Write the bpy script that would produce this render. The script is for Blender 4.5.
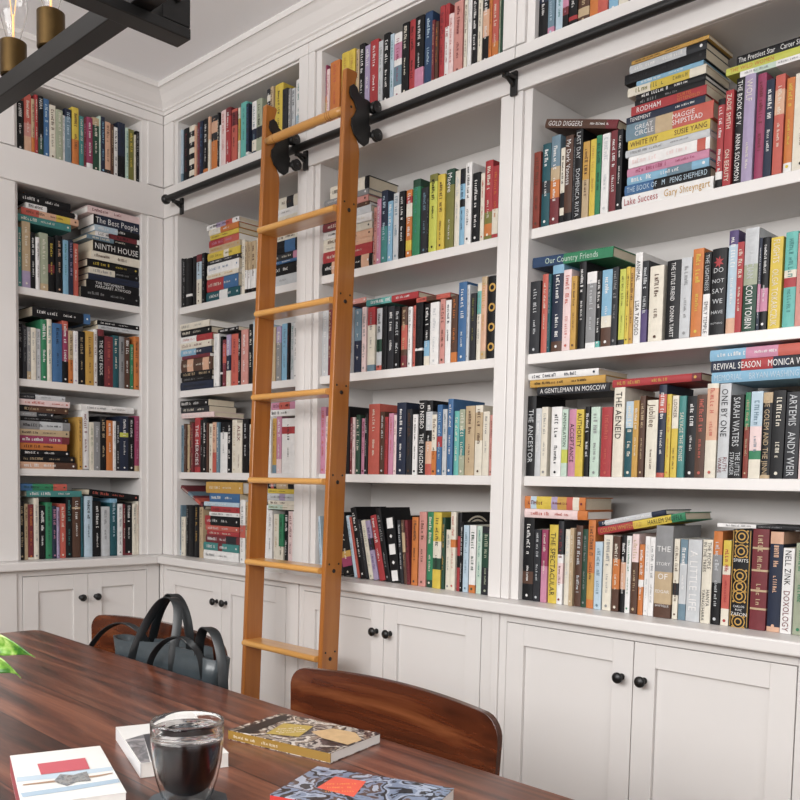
import bpy, bmesh, math, random
from mathutils import Vector, Matrix, Euler
PI = math.pi
R = math.radians
scn = bpy.context.scene
COL = scn.collection
for _o in list(bpy.data.objects): bpy.data.objects.remove(_o)

# ------------------------------------------------------------------ camera
cam_d = bpy.data.cameras.new('camera'); cam = bpy.data.objects.new('camera', cam_d); COL.objects.link(cam)
YAW, PIT, ROL, FPX, PPY = .7716, -.0693, .0204, 891.92, 545.283
f = Vector((-math.sin(YAW)*math.cos(PIT), math.cos(YAW)*math.cos(PIT), math.sin(PIT)))
rt = Vector((math.cos(YAW), math.sin(YAW), 0)); up = rt.cross(f)
rt, up = math.cos(ROL)*rt + math.sin(ROL)*up, -math.sin(ROL)*rt + math.cos(ROL)*up
m = Matrix(((rt.x, up.x, -f.x), (rt.y, up.y, -f.y), (rt.z, up.z, -f.z))).to_4x4()
m.translation = Vector((3.48672, -2.09024, 1.16144))
cam.matrix_world = m
cam_d.sensor_width = 36; cam_d.lens = 36*FPX/800; cam_d.shift_y = (PPY-400)/800; cam_d.clip_start = .02
scn.camera = cam

# ------------------------------------------------------------------ light
scn.view_settings.view_transform = 'Standard'; scn.view_settings.look = 'None'
scn.view_settings.gamma = 1; scn.view_settings.use_curve_mapping = False
scn.view_settings.exposure = 0.6
w = bpy.data.worlds.new('sky'); scn.world = w; w.use_nodes = True
w.node_tree.nodes['Background'].inputs[0].default_value = (.82, .9, 1, 1)
w.node_tree.nodes['Background'].inputs[1].default_value = .8
def area_light(name, loc, direction, sx, sy, power, color=(1, 1, 1)):
    d = bpy.data.lights.new(name, 'AREA'); d.shape = 'RECTANGLE'; d.size = sx; d.size_y = sy; d.energy = power; d.color = color
    o = bpy.data.objects.new(name, d); COL.objects.link(o); o.location = loc
    o.rotation_euler = Vector(direction).to_track_quat('-Z', 'Y').to_euler(); return o
area_light('daylight_front', (2.5, -3.50, 2.0), (0, 1, .12), 3.3, 1.15, 84, (1, .982, .96))
area_light('daylight_side', (5.32, -2.2, 1.6), (-1, 0, 0), 2.3, 1.5, 10, (1, .985, .96))

# ------------------------------------------------------------------ materials
def soften(hx):            # printed covers: slightly muted inks
    r, g_, b = (int(hx[i:i+2], 16) for i in (0, 2, 4)); l = .3*r+.55*g_+.15*b
    return ''.join('%02x' % int(max(0, min(255, (v+(l-v)*.2)*.93))) for v in (r, g_, b))
def lin(c):
    return tuple((v/12.92 if v <= .04045 else ((v+.055)/1.055)**2.4) for v in c)
def hexc(h): return lin(tuple(int(h[i:i+2], 16)/255 for i in (0, 2, 4))) + (1,)
def mat(name, col, rough=.5, metal=0, coat=0, noise=0, nscale=30, spec=.5, bump=0):
    m = bpy.data.materials.new(name); m.use_nodes = True; nt = m.node_tree; b = nt.nodes['Principled BSDF']
    c = hexc(col) if isinstance(col, str) else col
    b.inputs['Base Color'].default_value = c; b.inputs['Roughness'].default_value = rough
    b.inputs['Metallic'].default_value = metal; b.inputs['Coat Weight'].default_value = coat
    b.inputs['Specular IOR Level'].default_value = spec
    if noise or bump:
        tc = nt.nodes.new('ShaderNodeTexCoord'); n = nt.nodes.new('ShaderNodeTexNoise'); n.inputs['Scale'].default_value = nscale
        n.inputs['Detail'].default_value = 5
        nt.links.new(tc.outputs['Object'], n.inputs['Vector'])
        if noise:
            mx = nt.nodes.new('ShaderNodeMix'); mx.data_type = 'RGBA'
            mx.inputs[6].default_value = tuple(v*(1-noise) for v in c[:3])+(1,); mx.inputs[7].default_value = tuple(min(1, v*(1+noise)) for v in c[:3])+(1,)
            nt.links.new(n.outputs['Fac'], mx.inputs[0]); nt.links.new(mx.outputs[2], b.inputs['Base Color'])
        if bump:
            bp = nt.nodes.new('ShaderNodeBump'); bp.inputs['Strength'].default_value = bump; bp.inputs['Distance'].default_value = .002
            nt.links.new(n.outputs['Fac'], bp.inputs['Height']); nt.links.new(bp.outputs[0], b.inputs['Normal'])
    return m
def wood(name, c1, c2, c3, axis='X', rough=.35, coat=.3, scale=1.0, plank=None, streak=1.0, patch=.35):
    """long-grained wood; the grain runs along the given object axis"""
    m = bpy.data.materials.new(name); m.use_nodes = True; nt = m.node_tree; N = nt.nodes; L = nt.links; b = N['Principled BSDF']
    tc = N.new('ShaderNodeTexCoord'); mp = N.new('ShaderNodeMapping'); L.new(tc.outputs['Object'], mp.inputs['Vector'])
    s = [26*scale]*3; s['XYZ'.index(axis)] = 1.6*scale; mp.inputs['Scale'].default_value = s
    vec = mp.outputs[0]
    seam = None
    if plank:
        sep = N.new('ShaderNodeSeparateXYZ'); L.new(tc.outputs['Object'], sep.inputs[0])
        dv = N.new('ShaderNodeMath'); dv.operation = 'DIVIDE'; dv.inputs[1].default_value = plank; L.new(sep.outputs['Y'], dv.inputs[0])
        fl = N.new('ShaderNodeMath'); fl.operation = 'FLOOR'; L.new(dv.outputs[0], fl.inputs[0])
        wn = N.new('ShaderNodeTexWhiteNoise'); wn.noise_dimensions = '1D'; L.new(fl.outputs[0], wn.inputs['W'])
        sc = N.new('ShaderNodeVectorMath'); sc.operation = 'SCALE'; sc.inputs['Scale'].default_value = 40; L.new(wn.outputs['Color'], sc.inputs[0])
        ad = N.new('ShaderNodeVectorMath'); L.new(vec, ad.inputs[0]); L.new(sc.outputs[0], ad.inputs[1]); vec = ad.outputs[0]
        fr = N.new('ShaderNodeMath'); fr.operation = 'FRACT'; L.new(dv.outputs[0], fr.inputs[0])
        pp = N.new('ShaderNodeMath'); pp.operation = 'COMPARE'; pp.inputs[1].default_value = 0; pp.inputs[2].default_value = .02; L.new(fr.outputs[0], pp.inputs[0]); seam = pp.outputs[0]
    n = N.new('ShaderNodeTexNoise'); n.inputs['Scale'].default_value = 1; n.inputs['Detail'].default_value = 6; n.inputs['Roughness'].default_value = .62; n.inputs['Distortion'].default_value = .7
    L.new(vec, n.inputs['Vector'])
    cr = N.new('ShaderNodeValToRGB'); e = cr.color_ramp.elements
    e[0].position = .5-.2*streak; e[0].color = hexc(c1); e[1].position = .5+.22*streak; e[1].color = hexc(c3); x = e.new(.5); x.color = hexc(c2)
    L.new(n.outputs['Fac'], cr.inputs[0])
    n2 = N.new('ShaderNodeTexNoise'); n2.inputs['Scale'].default_value = .12; n2.inputs['Detail'].default_value = 3; L.new(vec, n2.inputs['Vector'])
    mr = N.new('ShaderNodeMapRange'); mr.inputs[1].default_value = .3; mr.inputs[2].default_value = .7; mr.inputs[3].default_value = 1-patch; mr.inputs[4].default_value = 1+patch*.6
    L.new(n2.outputs['Fac'], mr.inputs[0])
    mx = N.new('ShaderNodeVectorMath'); mx.operation = 'SCALE'; L.new(cr.outputs[0], mx.inputs[0]); L.new(mr.outputs[0], mx.inputs['Scale'])
    out = mx.outputs[0]
    if seam:
        mm = N.new('ShaderNodeMix'); mm.data_type = 'RGBA'; L.new(seam, mm.inputs[0]); L.new(out, mm.inputs[6]); mm.inputs[7].default_value = hexc('2a1510'); out = mm.outputs[2]
    L.new(out, b.inputs['Base Color'])
    b.inputs['Roughness'].default_value = rough; b.inputs['Coat Weight'].default_value = coat; b.inputs['Coat Roughness'].default_value = .22
    bp = N.new('ShaderNodeBump'); bp.inputs['Strength'].default_value = .12; bp.inputs['Distance'].default_value = .001
    L.new(n.outputs['Fac'], bp.inputs['Height']); L.new(bp.outputs[0], b.inputs['Normal'])
    return m

M = dict(
    paint=mat('white_cabinet_paint', 'd9d5d2', .38, noise=.015, nscale=6),
    wallp=mat('wall_paint', '8d8a86', .8), ceil=mat('ceiling_paint', 'f4f4f6', .9),  # wall grey is set dark to cut light bouncing into the shelves
    black=mat('black_iron', '131313', .42, noise=.25, nscale=60),
    beam=mat('black_steel_beam', '121111', .42, noise=.3, nscale=25),
    brass=mat('aged_brass', '57452b', .45, metal=1, noise=.25, nscale=40),
    knob=mat('black_knob', '0e0e0f', .4),
    hole=mat('dark_bolt', '1c1108', .6),
    leather=mat('black_leather', '353c40', .34, noise=.3, nscale=25, bump=.25, coat=.2),
    strap=mat('black_strap_leather', '15181a', .4, noise=.2, nscale=30),
    floor=None,
    slate=mat('grey_slate', '4c5257', .6, noise=.3, nscale=60, bump=.5),
    pages=mat('page_paper', 'cfc3ad', .85, noise=.08, nscale=200),
    wpages=mat('white_page_paper', 'ece8e2', .8, noise=.03, nscale=200),
    ceramic=mat('white_ceramic', 'e8e8e6', .25, coat=.4),
    soil=mat('dark_soil', '2b1d14', .95, noise=.4, nscale=120),
    leaf=mat('pothos_leaf', '86a63a', .4, noise=.45, nscale=28),
    stem=mat('plant_stem', '6d7f35', .5),
)
M['ladder'] = wood('honey_oak', '93541c', 'a66527', 'b67533', 'Z', .34, .35, 1.2, streak=1.5, patch=.12)
M['rung'] = wood('honey_oak_lit_rung', 'c4873f', 'd29a52', 'dfab63', 'X', .3, .5, 1.2, streak=1.5, patch=.12)  # paler than the stiles: window light on the rungs is put into the colour
M['table'] = wood('walnut_tabletop', '2f160d', '633524', '8b5740', 'X', .30, .35, 1.1, plank=.135, patch=.35, streak=.8)
M['tleg'] = wood('walnut_leg', '4a2618', '70402a', '8a5440', 'Z', .35, .3, .9)
M['chair'] = wood('walnut_veneer', '260e07', '5a2a15', '8f5431', 'X', .26, .6, .55, streak=.9, patch=.45)
M['floor'] = wood('oak_floor', '7d5f45', '95755a', 'a98a6c', 'X', .5, .1, .8, plank=.12)
def glass_mat(name, tint=(1, 1, 1, 1), rough=0, ior=1.45):
    m = bpy.data.materials.new(name); m.use_nodes = True; b = m.node_tree.nodes['Principled BSDF']
    b.inputs['Transmission Weight'].default_value = 1; b.inputs['Roughness'].default_value = rough; b.inputs['IOR'].default_value = ior
    b.inputs['Base Color'].default_value = tint; return m
M['glass'] = glass_mat('clear_glass', ior=1.33); M['pane'] = glass_mat('window_glass', ior=1.02)
M['coffee'] = mat('dark_coffee', '0d0205', .3, spec=.05)
fil = mat('warm_filament', 'ffb070', .5); fb = fil.node_tree.nodes['Principled BSDF']
fb.inputs['Emission Color'].default_value = (1, .55, .2, 1); fb.inputs['Emission Strength'].default_value = .8; M['filament'] = fil

PAL = dict(black='101013', charcoal='2a2c31', gray='8b8b8c', silver='c5c7ca', white='e9e7e4', cream='e3dac6', tan='c3a77f', peach='dfa988',
 brown='5a3a2c', maroon='7e2c33', rust='8e3526', red='b93438', coral='cf584a', salmon='d68a80', orange='d6742f', mustard='cc983c', yellow='dcbb36',
 lime='c8ca45', olive='7d7a32', sage='a3ab8e', palegreen='bfd8c4', green='2b8558', darkgreen='254a38', darkteal='1c5560', teal='3d8a86',
 turquoise='5cb8ad', paleblue='b4cddd', skyblue='7db3d3', steel='6a8799', blue='3a6aa0', darkblue='28446c', navy='222b44', purple='56457a',
 lilac='a897bc', pink='d083a3', palepink='eccdcb', magenta='a4385f', )
WORD = dict(steel='steel-blue', darkteal='dark-teal', darkgreen='dark-green', palegreen='pale-green', palepink='pale-pink', paleblue='pale-blue', skyblue='sky-blue', darkblue='dark-blue', rust='rust-red', mustard='mustard', lime='lime-yellow')
BM = {}
def bookmat(c):
    if c not in BM: BM[c] = mat('book_'+WORD.get(c, c).replace('-', '_'), soften(PAL[c]), .5, noise=.16, nscale=60, spec=.3)
    return BM[c]

# ------------------------------------------------------------------ mesh helpers
class G:
    """gathers verts and faces, then links them as ONE mesh object"""
    def __init__(s): s.v = []; s.f = []; s.m = []; s.mats = []; s.smooth = []
    def mi(s, m):
        if m not in s.mats: s.mats.append(m)
        return s.mats.index(m)
    def add(s, vs, fs, m=None, T=None, smooth=False):
        n = len(s.v); s.v += [tuple(T @ Vector(v)) for v in vs] if T else [tuple(v) for v in vs]
        k = s.mi(m) if m else 0
        s.f += [tuple(i+n for i in q) for q in fs]; s.m += [k]*len(fs); s.smooth += [smooth]*len(fs); return s
    def box(s, x0, x1, y0, y1, z0, z1, m=None, T=None):
        return s.add([(x0,y0,z0),(x1,y0,z0),(x1,y1,z0),(x0,y1,z0),(x0,y0,z1),(x1,y0,z1),(x1,y1,z1),(x0,y1,z1)],
                     [(0,3,2,1),(4,5,6,7),(0,1,5,4),(1,2,6,5),(2,3,7,6),(3,0,4,7)], m, T)
    def prism(s, poly, a, b, axis='x', m=None, T=None, smooth=False):
        """poly: list of 2-D points; extruded from a to b along axis"""
        n = len(poly)
        def P(p, t): return {'x': (t, p[0], p[1]), 'y': (p[0], t, p[1]), 'z': (p[0], p[1], t)}[axis]
        return s.add([P(p, a) for p in poly]+[P(p, b) for p in poly], [tuple(range(n))[::-1], tuple(range(n, 2*n))]+[(i, (i+1) % n, n+(i+1) % n, n+i) for i in range(n)], m, T, smooth)
    def lathe(s, prof, seg=32, m=None, T=None, closed=False):
        vs = [(r*math.cos(2*PI*i/seg), r*math.sin(2*PI*i/seg), z) for r, z in prof for i in range(seg)]
        fs = []
        n = len(prof)
        for j in range(n if closed else n-1):
            for i in range(seg):
                a = j*seg+i; b = j*seg+(i+1) % seg; jj = (j+1) % n; fs.append((a, b, jj*seg+(i+1) % seg, jj*seg+i))
        if not closed:
            if prof[0][0] > 1e-6: fs.append(tuple(range(seg))[::-1])
            if prof[-1][0] > 1e-6: fs.append(tuple((n-1)*seg+i for i in range(seg)))
        return s.add(vs, fs, m, T, True)
    def tube(s, pts, rad, seg=12, m=None, T=None, flat=None):
        """round tube along points, or a flat ribbon when flat=(w,t,side)"""
        P = [Vector(p) for p in pts]; vs = []; fs = []
        prev = None
        for i, p in enumerate(P):
            d = (P[min(i+1, len(P)-1)]-P[max(i-1, 0)]).normalized()
            if flat: side = Vector(flat[2]); side = (side - d*side.dot(d)).normalized()
            else:
                side = prev if prev else (Vector((0, 0, 1)) if abs(d.z) < .9 else Vector((1, 0, 0)))
                side = (side - d*side.dot(d)).normalized(); prev = side
            up_ = d.cross(side)
            r = rad[i] if isinstance(rad, (list, tuple)) else rad
            if flat:
                a, b = flat[0]/2, flat[1]/2
                ring = [side*a*sx+up_*b*sy for sx, sy in ((1, .5), (.85, 1), (-.85, 1), (-1, .5), (-1, -.5), (-.85, -1), (.85, -1), (1, -.5))]
            else: ring = [side*r*math.cos(2*PI*k/seg)+up_*r*math.sin(2*PI*k/seg) for k in range(seg)]
            vs += [p+q for q in ring]
        k = len(ring)
        for i in range(len(P)-1):
            for j in range(k): fs.append((i*k+j, i*k+(j+1) % k, (i+1)*k+(j+1) % k, (i+1)*k+j))
        fs.append(tuple(range(k))[::-1]); fs.append(tuple((len(P)-1)*k+j for j in range(k)))
        return s.add(vs, fs, m, T, True)
    def mesh(s, name):
        me = bpy.data.meshes.new(name); me.from_pydata(s.v, [], s.f)
        for m in s.mats: me.materials.append(m)
        if len(s.mats) > 1: me.polygons.foreach_set('material_index', s.m)
        me.polygons.foreach_set('use_smooth', s.smooth); me.update()
        return me
    def build(s, name, m=None, parent=None, bevel=0, fix=True, seg=2, auto=False):
        me = s.mesh(name)
        if m and not s.mats: me.materials.append(m)
        if fix:
            bm = bmesh.new(); bm.from_mesh(me); bmesh.ops.recalc_face_normals(bm, faces=bm.faces); bm.to_mesh(me); bm.free()
        if auto: me.set_sharp_from_angle(angle=R(38))
        o = bpy.data.objects.new(name, me); COL.objects.link(o)
        if parent: o.parent = parent
        if bevel:
            md = o.modifiers.new('bevel', 'BEVEL'); md.width = bevel; md.segments = seg; md.limit_method = 'ANGLE'; md.angle_limit = R(40)
        return o
def tag(o, label, cat, group=None, kind=None):
    o['label'] = label; o['category'] = cat
    if group: o['group'] = group
    if kind: o['kind'] = kind
    return o
def thing(name, label, cat, loc=(0, 0, 0), rot=(0, 0, 0), group=None):
    o = bpy.data.objects.new(name, None); COL.objects.link(o); o.location = loc; o.rotation_euler = rot; o.empty_display_size = .05
    return tag(o, label, cat, group)
def struct(o, label, cat): o['kind'] = 'structure'; o['label'] = label; o['category'] = cat; return o
def smooth_path(pts, n=6):
    P = [Vector(p) for p in pts]; P = [2*P[0]-P[1]]+P+[2*P[-1]-P[-2]]; out = []
    for i in range(1, len(P)-2):
        for k in range(n):
            t = k/n; a, b, c, d = P[i-1], P[i], P[i+1], P[i+2]
            out.append(.5*((2*b)+(c-a)*t+(2*a-5*b+4*c-d)*t*t+(3*b-a-3*c+d)*t**3))
    out.append(P[-2]); return out

# ================================================================== ROOM SHELL
CEIL = 2.80
struct(G().box(-.4, 5.5, -3.8, .4, -.06, 0).build('floor', M['floor']), 'oak plank floor of the room', 'floor')
struct(G().box(-.4, 5.5, -3.8, .4, CEIL, CEIL+.06).build('ceiling', M['ceil']), 'white painted ceiling above the bookcases', 'ceiling')
struct(G().box(-.36, -.29, -3.7, .36, 0, CEIL).build('wall_left', M['wallp']), 'grey wall behind the left bookcase', 'wall')
struct(G().box(-.36, 5.4, .29, .36, 0, CEIL).build('wall_back', M['wallp']), 'grey wall behind the ladder bookcases', 'wall')
g = G()   # right wall with a window opening
g.box(5.38, 5.45, -3.7, -3.4, 0, CEIL).box(5.38, 5.45, -1.0, .36, 0, CEIL).box(5.38, 5.45, -3.4, -1.0, 0, .8).box(5.38, 5.45, -3.4, -1.0, 2.4, CEIL)
struct(g.build('wall_right', M['wallp']), 'grey wall with a window on the right', 'wall')
g = G()
g.box(-.36, .8, -3.7, -3.6, 0, CEIL).box(4.2, 5.45, -3.7, -3.6, 0, CEIL).box(.8, 4.2, -3.7, -3.6, 0, 1.38).box(.8, 4.2, -3.7, -3.6, 2.62, CEIL)
struct(g.build('wall_front', M['wallp']), 'grey wall with wide windows opposite the bookcases', 'wall')
g = G()
for x in (.8, 2.46, 4.14): g.box(x, x+.06, -3.68, -3.6, 1.38, 2.62)
g.box(.8, 4.2, -3.68, -3.6, 1.38, 1.44).box(.8, 4.2, -3.68, -3.6, 2.56, 2.62)
struct(g.build('window_1', M['paint'], bevel=.004), 'wide white framed window opposite the bookcases', 'window')
g = G()
for y in (-3.4, -2.24, -1.08): g.box(5.39, 5.44, y, y+.08, .8, 2.4)
g.box(5.39, 5.44, -3.4, -1.0, .8, .88).box(5.39, 5.44, -3.4, -1.0, 2.32, 2.4)
struct(g.build('window_2', M['paint'], bevel=.004), 'white framed window in the right wall', 'window')

# crown moulding: one profile (distance from face, height) mitred at the corner
CP = [(0, 2.700), (.014, 2.700), (.016, 2.712), (.022, 2.716), (.022, 2.722), (.034, 2.736), (.052, 2.762), (.066, 2.776), (.072, 2.780), (.078, 2.780), (.080, CEIL), (-.02, CEIL), (-.02, 2.700)]
def crown(name, wall, end, label):
    vs = []; n = len(CP)
    for d, z in CP: vs.append((d, -d, z))
    for d, z in CP: vs.append((end, -d, z) if wall == 'back' else (d, end, z))
    o = G().add(vs, [tuple(range(n)), tuple(range(n, 2*n))]+[(i, (i+1) % n, n+(i+1) % n, n+i) for i in range(n)]).build(name, M['paint'])
    return struct(o, label, 'crown moulding')
crown('trim_1', 'back', 5.38, 'white crown moulding over the ladder bookcases')
crown('trim_2', 'left', -3.6, 'white crown moulding over the left bookcase')

# ================================================================== BUILT-IN BOOKCASES
Z0, Z1, Z2, Z3, ZC = 2.401, 1.889, 1.5375, 1.19, .83
T0, T1 = 2.656, 2.2725
def LT(o, left):                       # the left wall's units are turned a quarter: local x runs along +y, local -y faces +x
    if left: o.rotation_euler = (0, 0, PI/2)
def bookcase(label, left, lo, hi, a, b, sl, sr):
    """lo..hi whole unit, a..b clear opening; sl/sr width of the plain strip beside the raised board"""
    t = thing('built_in_bookcase', label, 'bookcase', group='white built-in bookcases'); LT(t, left)
    P = M['paint']
    G().box(lo+.001, a, .0, .275, ZC, 2.71).build('side_panel', P, t, .0015)
    G().box(b, hi-.001, .0, .275, ZC, 2.71).build('side_panel', P, t, .0015)
    G().box(lo+.001, hi-.001, .275, .285, ZC, 2.71).build('back_panel', P, t)
    G().box(a, b, .0, .275, T0, 2.71).build('top_panel', P, t, .001)
    for z in (Z1, Z2, Z3): G().box(a, b, .012, .275, z-.0285, z).build('shelf', P, t, .002)
    G().box(a, b, .0, .275, T1, Z0).build('deck', P, t, .001)
    g = G()
    F0 = -.012
    if left: hi = -.0145
    for x0, x1 in ((lo+.001, a-sl), (b+sr, hi-.001)):
        if x1-x0 > .01: g.box(x0, x1, F0, 0, Z0+.001, T0+.005); g.box(x0, x1, F0, 0, ZC, T1-.001)
    g.box(lo+.001, hi-.001, F0-.003, 0, T1, Z0-.004)                 # ledge board that carries the ladder rail
    g.box(lo+.001, hi-.001, F0, 0, T0+.006, 2.699)
    g.build('face_frame', P, t, .0025)
    return t
bookcase('white built-in bookcase on the left wall, beyond the rail end', True, -.80, -.002, -.632, -.111, .012, .024)
bookcase('white built-in bookcase in the corner, partly behind the ladder', False, .002, .9666, .102, .9072, .022, .008)
bookcase('white built-in bookcase in the middle, right of the ladder', False, .9666, 1.8804, 1.026, 1.8249, .026, .008)
bookcase('white built-in bookcase at the right edge of the photo', False, 1.8804, 2.86, 1.936, 2.737, .026, .008)

# worktops
g = G().box(-.002, 2.90, -.078, .275, ZC-.034, ZC-.0005)
tag(g.build('countertop', M['paint'], bevel=.005), 'long white painted ledge under the ladder-wall bookshelves', 'countertop')
g = G().box(-.275, .078, -.86, -.0785, ZC-.034, ZC-.0005).box(-.275, -.0025, -.078, .275, ZC-.034, ZC-.0005)
tag(g.build('countertop', M['paint'], bevel=.005), 'short white painted ledge under the left-wall bookshelves', 'countertop')

def knob_mesh():
    g = G(); T = Matrix.Rotation(PI/2, 4, 'X')
    g.lathe([(.0001, 0), (.009, 0), (.009, .002), (.005, .004), (.005, .013), (.011, .017), (.0145, .022), (.0145, .026), (.011, .030), (.0001, .032)], 20, T=T)
    return g.mesh('door_knob')
KM = knob_mesh(); KM.materials.append(M['knob'])
def base_cabinet(label, left, lo, hi, a, b):
    t = thing('base_cabinet', label, 'cabinet', group='white base cabinets'); LT(t, left)
    P = M['paint']; F = -.041; TOP = ZC-.036
    mid = (a+b)/2; dz0, dz1 = .11, .768
    g = G()
    g.box(lo+.0015, a-.002, F, .27, .09, TOP).box(b+.002, hi-.0015, F, .27, .09, TOP).box(a-.002, b+.002, F, .27, dz1+.002, TOP)
    g.box(a-.002, b+.002, F, .27, .09, dz0-.003).box(lo+.0015, hi-.0015, F+.05, .27, 0, .09).box(a-.002, b+.002, F+.024, .27, dz0-.003, dz1+.002)
    # raised pilaster boards
    g.box(lo+.0015, a-.026, F-.008, F, .09, TOP-.001)
    g.build('cabinet_body', P, t, .0015)
    for x0, x1, kx in ((a, mid-.0012, mid-.032), (mid+.0012, b, mid+.032)):
        fr = .060; y0, y1 = F-.001, F+.021
        d = G()
        d.box(x0, x0+fr, y0, y1, dz0, dz1).box(x1-fr, x1, y0, y1, dz0, dz1)
        d.box(x0+fr, x1-fr, y0, y1, dz1-fr, dz1).box(x0+fr, x1-fr, y0, y1, dz0, dz0+fr)
        d.box(x0+fr, x1-fr, y0+.011, y1, dz0+fr, dz1-fr)
        do = d.build('door', P, t, .0012)
        k = bpy.data.objects.new('knob', KM); COL.objects.link(k); k.parent = do; k.location = (kx, y0+.0002, .672); k['label'] = 'round black knob'
    return t
base_cabinet('white two-door base cabinet under the left-wall shelves', True, -.86, -.045, -.642, -.110)
base_cabinet('white two-door base cabinet in the corner behind the handbag', False, .045, .9666, .095, .912)
base_cabinet('white two-door base cabinet behind the ladder and dining chair', False, .9666, 1.8804, 1.018, 1.835)
base_cabinet('white two-door base cabinet at the right edge of the photo', False, 1.8804, 2.86, 1.932, 2.748)

# ================================================================== LADDER RAIL
RZ, RY = 2.322, -.062
t = thing('ladder_rail', 'long black metal ladder rail across the bookcase ledge board', 'rail')
G().tube([(.118, RY, RZ), (2.95, RY, RZ)], .0135, 20).build('rail', M['black'], t, auto=True)
for x in (.112, 2.955):
    G().lathe([(.0001, -.018), (.012, -.015), (.019, -.006), (.020, .004), (.015, .013), (.0001, .018)], 20, T=Matrix.Translation((x, RY, RZ)) @ Matrix.Rotation(PI/2, 4, 'Y')).build('rail_end_cap', M['black'], t)
for x in (.165, .968, 1.884, 2.80):
    g = G().box(x-.011, x+.011, -.024, -.0155, RZ-.062, RZ+.004).box(x-.011, x+.011, RY, -.0155, RZ-.0215, RZ-.0125)
    g.prism([(RY-.012, RZ-.014), (RY+.012, RZ-.014), (-.024, RZ-.03), (-.024, RZ-.040)], x-.004, x+.004, 'x')
    b = g.build('rail_bracket', M['black'], t, .0015)

# ================================================================== LIBRARY LADDER
LB = lambda z: -.112-(2.245-z)*.0356             # back edge of the stiles
lad = thing('library_ladder', 'honey oak rolling library ladder hooked on the black rail', 'ladder', (1.13, -.2, 0))
def lad_child(o): o.matrix_parent_inverse = Matrix.Translation((-1.13, .2, 0)); return o
XL0, XL1, XR0, XR1 = .924, .944, 1.331, 1.351
def stile(x0, x1):
    zt = 2.447; pts = [(LB(.0)-.072, 0), (LB(0), 0)]
    pts += [(LB(2.20), 2.20), (LB(2.225)-.004, 2.225), (LB(2.25)-.020, 2.25), (LB(2.28)-.027, 2.28), (LB(2.31)-.020, 2.31), (LB(2.335)-.008, 2.335), (LB(2.36)-.012, 2.36), (LB(2.385)-.026, 2.385), (LB(2.41)-.030, 2.41), (LB(zt)-.022, zt-.006), (LB(zt)-.028, zt), (LB(zt)-.066, zt), (LB(zt)-.072, zt-.006)]
    s = lad_child(G().prism(pts, x0, x1, 'x').build('stile', M['ladder'], lad, .004, seg=3))
    return s
sl = stile(XL0, XL1); sr = stile(XR0, XR1)
RUNG = [2.017, 1.732, 1.446, 1.161, .877, .593, .308]
for z in RUNG:
    yf = LB(z)-.072-.016; yb = LB(z)-.004; r = .011
    prof = [(yb, z-.009), (yb, z+.011)]+[(yf+r+r*math.cos(a), z+.001+r*.95*math.sin(a)) for a in [R(90+i*20) for i in range(10)]]
    o = lad_child(G().prism(prof, XL1-.0035, XR0+.0005, 'x').build('rung', M['rung'], lad, .001))
# each stile: bolts
for x in (XR1,):
    for z in RUNG:
        for dy, dz, r in ((-.036, 0, .0065), (-.056, .022, .0033), (-.016, .022, .0033)):
            lad_child(G().lathe([(.0001, 0), (r, 0), (r, .0012), (.0001, .0014)], 14, T=Matrix.Translation((x-.0002, LB(z)+dy, z+dz)) @ Matrix.Rotation(PI/2, 4, 'Y')).build('bolt', M['hole'], lad))
    lad_child(G().lathe([(.0001, 0), (.004, 0), (.004, .0012), (.0001, .0014)], 14, T=Matrix.Translation((x-.0002, LB(2.33)-.045, 2.333)) @ Matrix.Rotation(PI/2, 4, 'Y')).build('bolt', M['hole'], lad))
# round grab bar between the stile tops, with inlaid rings
zb = 2.322; yb_ = LB(zb)-.062
o = lad_child(G().lathe([(.0001, 0), (.012, .001), (.0148, .04), (.0148, .365), (.012, .386), (.0001, .3868)], 20, T=Matrix.Translation((XL1, yb_, zb)) @ Matrix.Rotation(PI/2, 4, 'Y')).build('grab_bar', M['rung'], lad))
for xx in (.045, .315, .325, .335):
    k = G().lathe([(.0150, 0), (.0153, .0008), (.0153, .0022), (.0150, .003)], 20, T=Matrix.Translation((XL1+xx, yb_, zb)) @ Matrix.Rotation(PI/2, 4, 'Y')).build('ring', M['ladder'], o)
# rolling hooks
def hook(x):
    c = [(-.166, 2.372), (-.163, 2.392), (-.150, 2.402), (-.135, 2.396), (-.127, 2.380), (-.110, 2.372), (-.090, 2.372), (-.066, 2.364), (-.048, 2.345), (-.050, 2.338), (-.080, 2.336), (-.082, 2.300), (-.074, 2.290), (-.078, 2.270), (-.082, 2.240), (-.100, 2.226), (-.122, 2.232), (-.145, 2.252), (-.157, 2.277), (-.155, 2.298), (-.142, 2.314), (-.135, 2.330), (-.145, 2.348), (-.160, 2.360)]
    h = lad_child(G().prism(c, x, x+.007, 'x').build('roller_hook', M['black'], lad, .0015))
    for y, z, r in ((RY, RZ+.033, .0185), (-.056, 2.270, .019)):
        wprof = [(.0001, -.010), (r*.6, -.010), (r, -.008), (r, -.005), (r*.86, 0), (r, .005), (r, .008), (r*.5, .010), (.0001, .010)]
        wo = G().lathe(wprof, 24, T=Matrix.Translation((x+.0155, y, z)) @ Matrix.Rotation(PI/2, 4, 'Y')).build('wheel', M['black'], h, auto=True)
        G().lathe([(.0001, -.002), (.0045, -.002), (.0045, .02), (.0001, .022)], 12, T=Matrix.Translation((x+.007, y, z)) @ Matrix.Rotation(PI/2, 4, 'Y')).build('axle', M['black'], h)
    G().prism([(-.095, 2.262), (-.052, 2.262), (-.052, 2.278), (-.095, 2.278)], x, x+.006, 'x').build('wheel_arm', M['black'], h)
hook(XL1+.0005); hook(XR1+.0005)

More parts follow.
